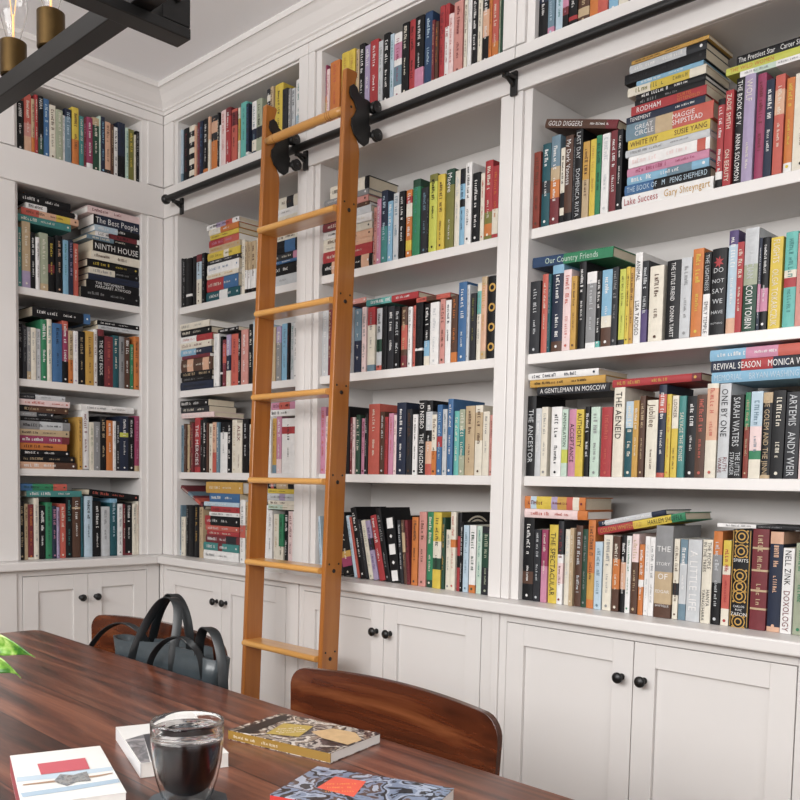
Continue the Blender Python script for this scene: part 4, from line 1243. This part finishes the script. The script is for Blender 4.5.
# ================================================================== DINING CHAIRS
def chair(label, cx_, cyb, W_, zt, group, bow=.09):
    """curved one-piece veneer back; faces -y; cyb is the y of the middle of the back"""
    t = thing('dining_chair', label, 'chair', (cx_, cyb, 0), group=group)
    NU, NV = 36, 14; zb = zt-.25; rr = .036; hw = W_/2
    def surf(i, j, off):
        u = -math.cos(PI*i/NU); x = u*hw
        d = max(0, abs(x)-(hw-rr)); k = rr-math.sqrt(max(0, rr*rr-d*d))
        z0, z1 = zb+k*1.6, zt-k-.012*u*u
        z = z0+(z1-z0)*j/NV; v = (z-zb)/(zt-zb)
        y = -bow*u*u+.018*(v-.5)+.006*math.sin(v*PI)
        return (x*(.955+.045*v), y+off, z)
    th = .013; vs = [surf(i, j, s_) for s_ in (-th/2, th/2) for i in range(NU+1) for j in range(NV+1)]
    n1 = (NU+1)*(NV+1); fs = []
    for s_ in (0, n1):
        for i in range(NU):
            for j in range(NV):
                a = s_+i*(NV+1)+j; q = (a, a+NV+1, a+NV+2, a+1); fs.append(q if s_ else q[::-1])
    edge = [(i, 0) for i in range(NU)]+[(NU, j) for j in range(NV)]+[(i, NV) for i in range(NU, 0, -1)]+[(0, j) for j in range(NV, 0, -1)]
    ids = [i*(NV+1)+j for i, j in edge]
    for a, b in zip(ids, ids[1:]+ids[:1]): fs.append((a, b, b+n1, a+n1))
    bk = G().add(vs, fs, smooth=True).build('backrest', M['chair'], t, .003, auto=True)
    # seat: shallow dished panel
    vs = []; n = 14
    for s_ in (0, 1):
        for i in range(n+1):
            for j in range(n+1):
                u, v = -1+2*i/n, j/n; x = u*(.215+.02*v); y = -.03-.42*v
                k = max(0, abs(u)-.8)/.2; y2 = y if .08 < v < .92 else y+(.02*k if v > .5 else -.02*k)
                vs.append((x, y2, .452-.008*(1-u*u)*math.sin(PI*v)-(.012 if v > .93 else 0)-s_*.014))
    m1 = (n+1)**2; fs = []
    for s_ in (0, m1):
        for i in range(n):
            for j in range(n):
                a = s_+i*(n+1)+j; q = (a, a+n+1, a+n+2, a+1); fs.append(q if not s_ else q[::-1])
    edge = [(i, 0) for i in range(n)]+[(n, j) for j in range(n)]+[(i, n) for i in range(n, 0, -1)]+[(0, j) for j in range(n, 0, -1)]
    ids = [i*(n+1)+j for i, j in edge]
    for a, b in zip(ids, ids[1:]+ids[:1]): fs.append((a, b, b+m1, a+m1))
    G().add(vs, fs, smooth=True).build('seat', M['chair'], t, auto=True)
    for sx in (-1, 1):
        G().tube([(sx*.215, .03, .0), (sx*.19, -.03, .43), (sx*.185, -.036, .44)], [.009, .014, .014], 12).build('leg', M['tleg'], t)
        G().tube([(sx*.215, -.45, .0), (sx*.185, -.40, .425)], [.009, .014], 12).build('leg', M['tleg'], t)
        G().tube([(sx*.165, -.055, .435), (sx*.165, -.018, .50), (sx*.165, .004, .60), (sx*.165, .004, .68)], [.013, .013, .011, .008], 12).build('back_support', M['tleg'], t)
    G().box(-.19, .19, -.40, -.38, .405, .43).box(-.18, .18, -.06, -.04, .405, .43).build('seat_rail', M['tleg'], t, .002)
    return t
chair('walnut curved-back chair holding the black handbag, beyond the table', 1.605, -.965, .60, .816, 'walnut dining chairs', .035)
chair('empty walnut curved-back chair pushed in at the table, right of the ladder', 2.385, -.975, .520, .808, 'walnut dining chairs', .022)

# ================================================================== HANDBAG
bag = thing('handbag', 'black leather tote handbag with raised handles on the walnut chair', 'handbag', (1.71, -1.014, .444))
n = 40; vs = []; rows = [(0, .155, .036), (.012, .165, .04), (.12, .178, .036), (.22, .196, .032), (.30, .212, .032), (.342, .222, .030)]
def ring(hw, hd, z, k):
    out = []
    for i in range(n):
        a = 2*PI*i/n; c, s_ = math.cos(a), math.sin(a)
        x = hw*math.copysign(abs(c)**.28, c); y = hd*math.copysign(abs(s_)**.5, s_)
        wob = .004*math.sin(x*46+z*22)*(z/.33)+.003*math.sin(x*90+1)
        zz = z+(.010*math.sin(x*13+.6)*(z/.342)**3)
        out.append((x, y+wob*(1 if k else .9), zz))
    return out
for z, hw, hd in rows: vs += ring(hw, hd, z, 1)
for z, hw, hd in reversed(rows[1:]): vs += ring(hw-.004, hd-.004, z-.0005 if z < .342 else z, 0)
fs = [tuple(range(n))[::-1]]; nr = len(rows)*2-1
for j in range(nr-1):
    for i in range(n): fs.append((j*n+i, j*n+(i+1) % n, (j+1)*n+(i+1) % n, (j+1)*n+i))
fs.append(tuple((nr-1)*n+i for i in range(n)))
G().add(vs, fs, smooth=True).build('bag_body', M['leather'], bag, fix=True)
B0 = Vector((1.71, -1.005, .444))
def strap(name, pts, wd=.020, side=(.6, .8, 0)):
    P = smooth_path([Vector(p)-B0 for p in pts], 7)
    G().tube(P, 0, m=None, flat=(wd, .0035, side)).build(name, M['strap'], bag, auto=True)
strap('handle', [(1.600, -1.036, .70), (1.610, -1.036, .755), (1.640, -1.02, .826), (1.682, -1.01, .876), (1.722, -1.005, .893), (1.755, -1.01, .880), (1.772, -1.02, .84), (1.778, -1.034, .775), (1.778, -1.034, .71)])
strap('handle', [(1.575, -.975, .72), (1.585, -.975, .765), (1.625, -.98, .838), (1.672, -.985, .885), (1.70, -.985, .896), (1.732, -.985, .880), (1.75, -.98, .84), (1.755, -.975, .775), (1.752, -.975, .72)])
strap('shoulder_strap', [(1.585, -.985, .77), (1.575, -1.00, .797), (1.535, -1.015, .812), (1.49, -1.025, .803), (1.435, -1.03, .774), (1.385, -1.035, .726), (1.36, -1.035, .68), (1.40, -1.035, .62)], .013)
strap('shoulder_strap', [(1.705, -1.056, .72), (1.735, -1.059, .770), (1.79, -1.061, .810), (1.845, -1.06, .826), (1.88, -1.055, .818), (1.892, -1.04, .79), (1.892, -1.03, .74)], .014)
strap('shoulder_strap', [(1.862, -1.02, .755), (1.866, -1.025, .80), (1.885, -1.03, .838), (1.925, -1.045, .855), (1.965, -1.05, .845), (1.990, -1.053, .80), (1.998, -1.053, .73), (1.998, -1.052, .62), (1.975, -1.045, .56)], .020)

# ================================================================== BOOKS, GLASS AND PLANT ON THE TABLE
def art(name, cols, scale, detail=3, dist=1.0, rough=.3):
    m = bpy.data.materials.new(name); m.use_nodes = True; nt = m.node_tree; N = nt.nodes; L = nt.links; b = N['Principled BSDF']
    tc = N.new('ShaderNodeTexCoord'); n_ = N.new('ShaderNodeTexNoise'); n_.inputs['Scale'].default_value = scale; n_.inputs['Detail'].default_value = detail; n_.inputs['Distortion'].default_value = dist
    L.new(tc.outputs['Object'], n_.inputs['Vector']); cr = N.new('ShaderNodeValToRGB'); cr.color_ramp.interpolation = 'CONSTANT'; e = cr.color_ramp.elements
    k = len(cols); e[0].position = 0; e[0].color = hexc(cols[0]); e[1].position = .3+.4*(k-1)/k; e[1].color = hexc(cols[-1])
    for i in range(1, k-1): x = e.new(.3+.4*i/k); x.color = hexc(cols[i])
    L.new(n_.outputs['Fac'], cr.inputs[0]); L.new(cr.outputs[0], b.inputs['Base Color']); b.inputs['Roughness'].default_value = rough; b.inputs['Coat Weight'].default_value = .3
    return m
def flat_book(label, O, Lv, Wv, th, cover_m, spine_m, arts, spine_letters=None, pages=None):
    """O: table-top corner; Lv: along the spine; Wv: away from the spine; arts: [(polygon in world xy, material, name)]"""
    Lv, Wv = Vector((*Lv, 0)), Vector((*Wv, 0)); l = Lv.length; ex = Lv.normalized(); ey = Vector((-ex.y, ex.x, 0)); wd = Wv.dot(ey)
    ang = math.atan2(ex.y, ex.x); z0 = .7506
    t = thing('book', label, 'book', (O[0], O[1], z0), (0, 0, ang), 'books lying on the table')
    c = G(); c.box(0, l, 0, wd, th-.0009, th, cover_m).box(0, l, 0, wd, 0, .0009, cover_m).box(0, l, 0, .0012, .0009, th-.0009, spine_m)
    co = c.build('cover', None, t)
    G().box(.0006, l-.0006, .0014, wd-.0006, .00095, th-.00095).build('page_block', pages or M['wpages'], t)
    k = 0
    for poly, mm, nm in arts:
        P = []
        for p in poly:
            d = Vector((p[0], p[1], 0))-Vector((O[0], O[1], 0)); P.append((min(max(d.dot(ex), .001), l-.001), min(max(d.dot(ey), .001), wd-.001), th+.0003+.00012*k))
        G().add(P, [tuple(range(len(P)))]).build(nm, mm, co, fix=False); k += 1
    return t, co, l, wd, ex, ey
def cover_lines(co, poly_c, ang, lines, mm, z, rng=random.Random(4)):
    g = G(); cx_, cy_ = poly_c
    for i, (off, ln, sz) in enumerate(lines):
        v, fq = greek(rng, ln, sz)
        T = Matrix.Translation((cx_, cy_, z)) @ Matrix.Rotation(ang, 4, 'Z') @ Matrix.Translation((-ln/2, off, 0))
        g.add(v, fq, T=T)
    g.build('cover_lettering', mm, co, fix=False)
# white book with a salmon title panel
A, B, C = (2.263, -1.596), (2.298, -1.482), (2.498, -1.55)
L1 = (C[0]-B[0], C[1]-B[1]); W1 = (B[0]-A[0], B[1]-A[1])
wcov = mat('white_card_cover', 'e9e7e3', .35, noise=.03, nscale=60, coat=.2)
flat_book('white book with a salmon title panel on the dining table', A, L1, W1, .025, wcov, mat('plum_book_spine', '9a4a50', .4),
  [([(2.359, -1.627), (2.377, -1.581), (2.401, -1.514), (2.415, -1.521), (2.397, -1.59), (2.376, -1.634)], mat('pale_blue_wash', 'bccbd6', .4), 'cover_wash'),
   ([(2.42, -1.647), (2.436, -1.592), (2.451, -1.531), (2.465, -1.537), (2.451, -1.599), (2.436, -1.651)], mat('blue_wash', 'a9bccb', .4), 'cover_wash'),
   ([(2.391, -1.632), (2.404, -1.593), (2.42, -1.547), (2.424, -1.528), (2.427, -1.531), (2.426, -1.55), (2.411, -1.596), (2.395, -1.634)], mat('ochre_stroke', 'a98a72', .4), 'cover_wash'),
   ([(2.404, -1.598), (2.385, -1.581), (2.399, -1.57), (2.397, -1.551), (2.435, -1.564), (2.427, -1.579), (2.433, -1.595), (2.416, -1.599)], art('grey_smear', ['6c6f72', '85888a', '9c9c9a', '77706c'], 120), 'cover_wash'),
   ([(2.325, -1.585), (2.342, -1.526), (2.39, -1.543), (2.371, -1.6)], mat('salmon_panel', 'c25f68', .4), 'title_panel')])
# smaller white-edged book behind the glass
flat_book('white-edged book with a grey cover picture, partly behind the coffee glass', (2.212, -1.411), (.188, -.064), (.041, .117), .0205, wcov, mat('pale_book_spine', 'd9d9da', .4),
  [([(2.286, -1.435), (2.278, -1.401), (2.421, -1.468), (2.414, -1.482)], art('grey_picture', ['8d8a8c', '737275', '5c5c60', '7f7d80', 'a5a0a2'], 40), 'cover_picture'),
   ([(2.278, -1.401), (2.285, -1.37), (2.425, -1.418), (2.421, -1.466)], mat('dark_picture', '3d3d42', .35, noise=.3, nscale=50), 'cover_picture')])
# olive-spined paperback with a painted cover
_t, _co, _l, _w, _ex, _ey = flat_book('olive-spined paperback with a mottled painted cover on the table', (2.326, -1.279), (.2, .0395), (-.0255, .127), .0155,
  art('painted_cover', ['211d20', '4a4245', 'b9b0a6', '2a2527', '8b7a6a', 'd0c8be', '38302f', '9a8c7c'], 26, detail=5, dist=.4), mat('olive_book_spine', '8d6d2e', .4),
  [([(2.34, -1.281), (2.312, -1.161), (2.333, -1.158), (2.368, -1.268)], mat('dark_paint', '26221f', .35, noise=.3, nscale=50), 'cover_picture'),
   ([(2.422, -1.189), (2.431, -1.151), (2.473, -1.14), (2.51, -1.161), (2.513, -1.194), (2.46, -1.199)], mat('beige_paint', 'c9a97e', .4, noise=.25, nscale=60), 'cover_picture'),
   ([(2.384, -1.249), (2.354, -1.19), (2.401, -1.166), (2.432, -1.222)], mat('mustard_panel', 'b39a4e', .4), 'title_panel')])
cover_lines(_co, (.085, .055), R(52), [(-.010, .045, .005), (0, .05, .006), (.012, .04, .005)], M['wpages'], .0163)
g = G(); v, fq = greek(random.Random(3), .035, .006); g.add([(a+.07, -.0004, b+.005) for a, b, _ in v], fq); v, fq = greek(random.Random(5), .05, .006); g.add([(a+.012, -.0004, b+.005) for a, b, _ in v], fq)
g.build('spine_lettering', M['pages'], _co, fix=False)
# blue-grey paperback with a coral title panel
_t, _co, _l, _w, _ex, _ey = flat_book('blue-grey patterned paperback with a coral title panel, nearest the camera', (2.615, -1.418), (.186, .072), (-.054, .113), .020,
  art('streaked_cover', ['22252b', '7c899f', 'a3adbf', '2a2a2e', '7f8ca3', '5c4a44', 'aab2c2', '35363c'], 20, detail=4, dist=.6), mat('red_book_spine', 'b8322f', .4),
  [([(2.636, -1.359), (2.619, -1.313), (2.661, -1.296), (2.693, -1.348)], mat('coral_panel', 'e0604c', .4), 'title_panel')])
cover_lines(_co, (.07, .058), R(28), [(-.014, .04, .006), (0, .035, .007), (.014, .04, .006)], mat('coral_print', 'f0a060', .5), .0208)

# slate coaster and double-walled glass of coffee
GX, GY = 2.531, -1.484
tag(G().lathe([(.0001, 0), (.052, 0), (.0535, .001), (.0535, .0045), (.052, .0055), (.0001, .0055)], 9, T=Matrix.Translation((GX, GY, .7505))).build('coaster', M['slate'], bevel=.0008), 'dark grey slate coaster under the glass of coffee', 'coaster')
cup = thing('coffee_glass', 'double-walled glass of dark coffee on the slate coaster', 'glass', (GX, GY, .7563))
outer = [(.0001, 0), (.024, 0), (.028, .002), (.033, .012), (.0385, .03), (.0425, .05), (.0448, .075), (.0456, .100), (.0452, .1035)]
inner = [(.0436, .1045), (.0425, .1035), (.0420, .098), (.0412, .080), (.0385, .055), (.034, .035), (.027, .021), (.017, .0135), (.0001, .012)]
gap_in = [(.0001, .0102), (.018, .0118), (.0285, .0195), (.0352, .034), (.0395, .054), (.0424, .080), (.0432, .094), (.0442, .094), (.0434, .075), (.0410, .05), (.037, .03), (.0315, .013), (.0265, .0036), (.0235, .0018), (.0001, .0018)]
gg = G().lathe(outer+inner, 56).build('glass_wall', M['glass'], cup)
gi = G().lathe(gap_in, 56).build('air_gap', M['glass'], cup, fix=True)
bm = bmesh.new(); bm.from_mesh(gi.data); bmesh.ops.reverse_faces(bm, faces=bm.faces); bm.to_mesh(gi.data); bm.free()
G().lathe([(.0001, .0116), (.0172, .0131), (.0273, .0208), (.0343, .0348), (.0388, .0549), (.0408, .073), (.0413, .0775), (.0001, .0772)], 56).build('coffee', M['coffee'], cup)

# trailing pothos in a small white pot at the left edge
PX, PY = 2.128, -1.668
pot = thing('potted_plant', 'variegated green pothos leaves trailing from a white pot at left edge', 'plant', (PX, PY, .7505))
G().lathe([(.0001, 0), (.042, 0), (.046, .004), (.058, .085), (.060, .100), (.0585, .102), (.056, .100), (.054, .088), (.0001, .086)], 40).build('pot', M['ceramic'], pot, auto=True)
G().lathe([(.0001, .0865), (.0535, .0865), (.0535, .0895), (.03, .092), (.0001, .093)], 24).build('soil', M['soil'], pot)
def leafmat():
    m = bpy.data.materials.new('variegated_leaf'); m.use_nodes = True; nt = m.node_tree; N = nt.nodes; L = nt.links; b = N['Principled BSDF']
    tc = N.new('ShaderNodeTexCoord'); n_ = N.new('ShaderNodeTexNoise'); n_.inputs['Scale'].default_value = 45; n_.inputs['Detail'].default_value = 4; n_.inputs['Distortion'].default_value = .8
    L.new(tc.outputs['Object'], n_.inputs['Vector']); cr = N.new('ShaderNodeValToRGB'); e = cr.color_ramp.elements
    e[0].position = .36; e[0].color = hexc('2f5f1c'); e[1].position = .62; e[1].color = hexc('a8c070'); x = e.new(.48); x.color = hexc('628f2c')
    L.new(n_.outputs['Fac'], cr.inputs[0]); L.new(cr.outputs[0], b.inputs['Base Color']); b.inputs['Roughness'].default_value = .35; b.inputs['Coat Weight'].default_value = .2
    b.inputs['Subsurface Weight'].default_value = 0; return m
LM = leafmat()
def leaf(base, tip, wd, droop=.012, side=None, fold=.25, bend=.012):
    """heart-shaped blade from base to tip (world)"""
    Bv, Tv = Vector(base), Vector(tip); d = Tv-Bv; Ln = d.length; d.normalize()
    s_ = Vector(side).normalized() if side else d.cross(Vector((0, 0, 1))).normalized(); s_ = (s_-d*s_.dot(d)).normalized(); nrm = s_.cross(d)
    if nrm.z < 0: nrm = -nrm
    NU, NV = 12, 8; vs = []
    for i in range(NU+1):
        u = i/NU; hw = wd*(math.sin(PI*min(1, u*.98+.02)**.62))*(1-u)**.25*.62
        for j in range(NV+1):
            v = -1+2*j/NV
            p = Bv+d*(Ln*(u-.10*(abs(v)**1.5)*(1-u)**3))+s_*(hw*v)+nrm*(droop*math.sin(PI*u)*1.4+abs(v)*hw*fold-.25*droop*math.sin(5*u+2*v))
            vs.append(p-Vector((0, 0, bend*(u**4))))
    fs = [(i*(NV+1)+j, (i+1)*(NV+1)+j, (i+1)*(NV+1)+j+1, i*(NV+1)+j+1) for i in range(NU) for j in range(NV)]
    P0 = Vector((PX, PY, .7505))
    o = G().add([v-P0 for v in vs], fs, smooth=True).build('leaf', LM, pot, fix=False)
    md = o.modifiers.new('thick', 'SOLIDIFY'); md.thickness = .0007
    return o
def stem(pts):
    P0 = Vector((PX, PY, .7505)); G().tube([Vector(p)-P0 for p in smooth_path(pts, 6)], .0013, 8).build('stem', M['stem'], pot)
leaf((2.1901, -1.5916, 0.9234), (2.2555, -1.5566, 0.9157), .026, .004, side=(.1, .1, 1), fold=.1, bend=.009)
leaf((2.2295, -1.6044, 0.9008), (2.2677, -1.5816, 0.8968), .020, .004, side=(.2, .2, 1), fold=.1, bend=.014)
leaf((2.0901, -1.6266, 0.9164), (2.1196, -1.6829, 0.9054), .036, .010)
leaf((2.0563, -1.6005, 0.9473), (2.0145, -1.5559, 0.9623), .034, .012)
leaf((2.0345, -1.6218, 0.9467), (1.9508, -1.6455, 0.9658), .036, .010, side=(.3, .3, 1))
stem([(2.13, -1.665, .84), (2.1292, -1.6196, 0.8842), (2.1507, -1.6034, 0.9075), (2.1811, -1.5896, 0.919)])
stem([(2.13, -1.67, .84), (2.1864, -1.6195, 0.8889), (2.2283, -1.6052, 0.905)])
stem([(2.12, -1.67, .84), (2.0901, -1.6266, 0.9164)])
stem([(2.12, -1.66, .84), (2.0563, -1.6005, 0.9473)])
stem([(2.125, -1.668, .84), (2.0345, -1.6218, 0.9467)])

# ================================================================== CHANDELIER
ch = thing('chandelier', 'black metal beam chandelier with brass sockets and clear bulbs', 'chandelier', (1.82, -1.42, CEIL))
def cch(o): o.matrix_parent_inverse = Matrix.Translation((-1.82, 1.42, -CEIL)); return o
BZ = 2.034; BB = 2.004
for y in (-1.205, -1.635): cch(G().box(.55, 3.17, y-.021, y+.021, BZ, BZ+.042).build('long_bar', M['beam'], ch, .002))
for x in (1.905, .75, 2.97):
    cch(G().box(x-.024, x+.024, -1.73, -1.10, BB+.008, BZ-.001).build('cross_bar', M['beam'], ch, .002))
    if x == 1.905:
        for y in (-1.10, -1.73):
            s_ = 1 if y > -1.4 else -1
            p_ = cch(G().box(x-.024, x+.024, y-s_*.062, y-.001*s_, BZ-.0005, BZ+.36).build('post', M['beam'], ch, .002))
            G().lathe([(.0001, 0), (.009, 0), (.009, .004), (.005, .007), (.0001, .007)], 6, T=Matrix.Translation((x+.0245, y-s_*.031, BZ+.045)) @ Matrix.Rotation(PI/2, 4, 'Y')).build('bolt', M['black'], p_)
        cch(G().box(x-.024, x+.024, -1.73, -1.10, BZ+.361, BZ+.405).build('cross_bar', M['beam'], ch, .002))
cch(G().tube([(1.905, -1.42, BZ+.405), (1.905, -1.42, CEIL-.02)], .012, 16).build('rod', M['beam'], ch))
cch(G().lathe([(.0001, -.025), (.05, -.025), (.06, -.018), (.062, -.0005), (.0001, -.0005)], 32, T=Matrix.Translation((1.905, -1.42, CEIL))).build('ceiling_plate', M['beam'], ch))
for y in (-1.205, -1.635):
    for x in (.955, 1.15, 1.345, 1.54, 2.20, 2.395, 2.59, 2.785):
        T = Matrix.Translation((x, y+.004, BZ+.0425-.0085)); TB = T @ Matrix.Translation((0, 0, -.010))
        s_ = cch(G().lathe([(.0001, .0087), (.010, .0087), (.010, .010), (.026, .011), (.029, .014), (.029, .088), (.026, .090), (.0001, .089)], 28, T=T).build('socket', M['brass'], ch, auto=True))
        b = G().lathe([(.0001, .0995), (.013, .1), (.0155, .108), (.020, .125), (.029, .155), (.0325, .18), (.030, .203), (.020, .222), (.008, .232), (.0001, .234)], 28, T=TB).build('bulb', M['glass'], s_)
        bi = G().lathe([(.0001, .101), (.0122, .1015), (.0147, .1085), (.0192, .1255), (.0282, .1555), (.0317, .18), (.0292, .2025), (.0194, .2212), (.0078, .231), (.0001, .233)], 28, T=TB)
        me = bi.mesh('bulb_inside'); bi2 = bpy.data.objects.new('bulb_inside', me); me.materials.append(M['glass']); COL.objects.link(bi2); bi2.parent = s_
        bm = bmesh.new(); bm.from_mesh(me); bmesh.ops.recalc_face_normals(bm, faces=bm.faces); bmesh.ops.reverse_faces(bm, faces=bm.faces); bm.to_mesh(me); bm.free()
        fg = G(); fg.tube([(0, 0, .102), (0, 0, .150)], .0025, 8, T=T)
        for k in range(4):
            a = k*PI/2+.4; fg.tube([(.004*math.cos(a), .004*math.sin(a), .15), (.012*math.cos(a), .012*math.sin(a), .205)], .0007, 6, T=T)
        fg.build('filament', M['filament'], s_)
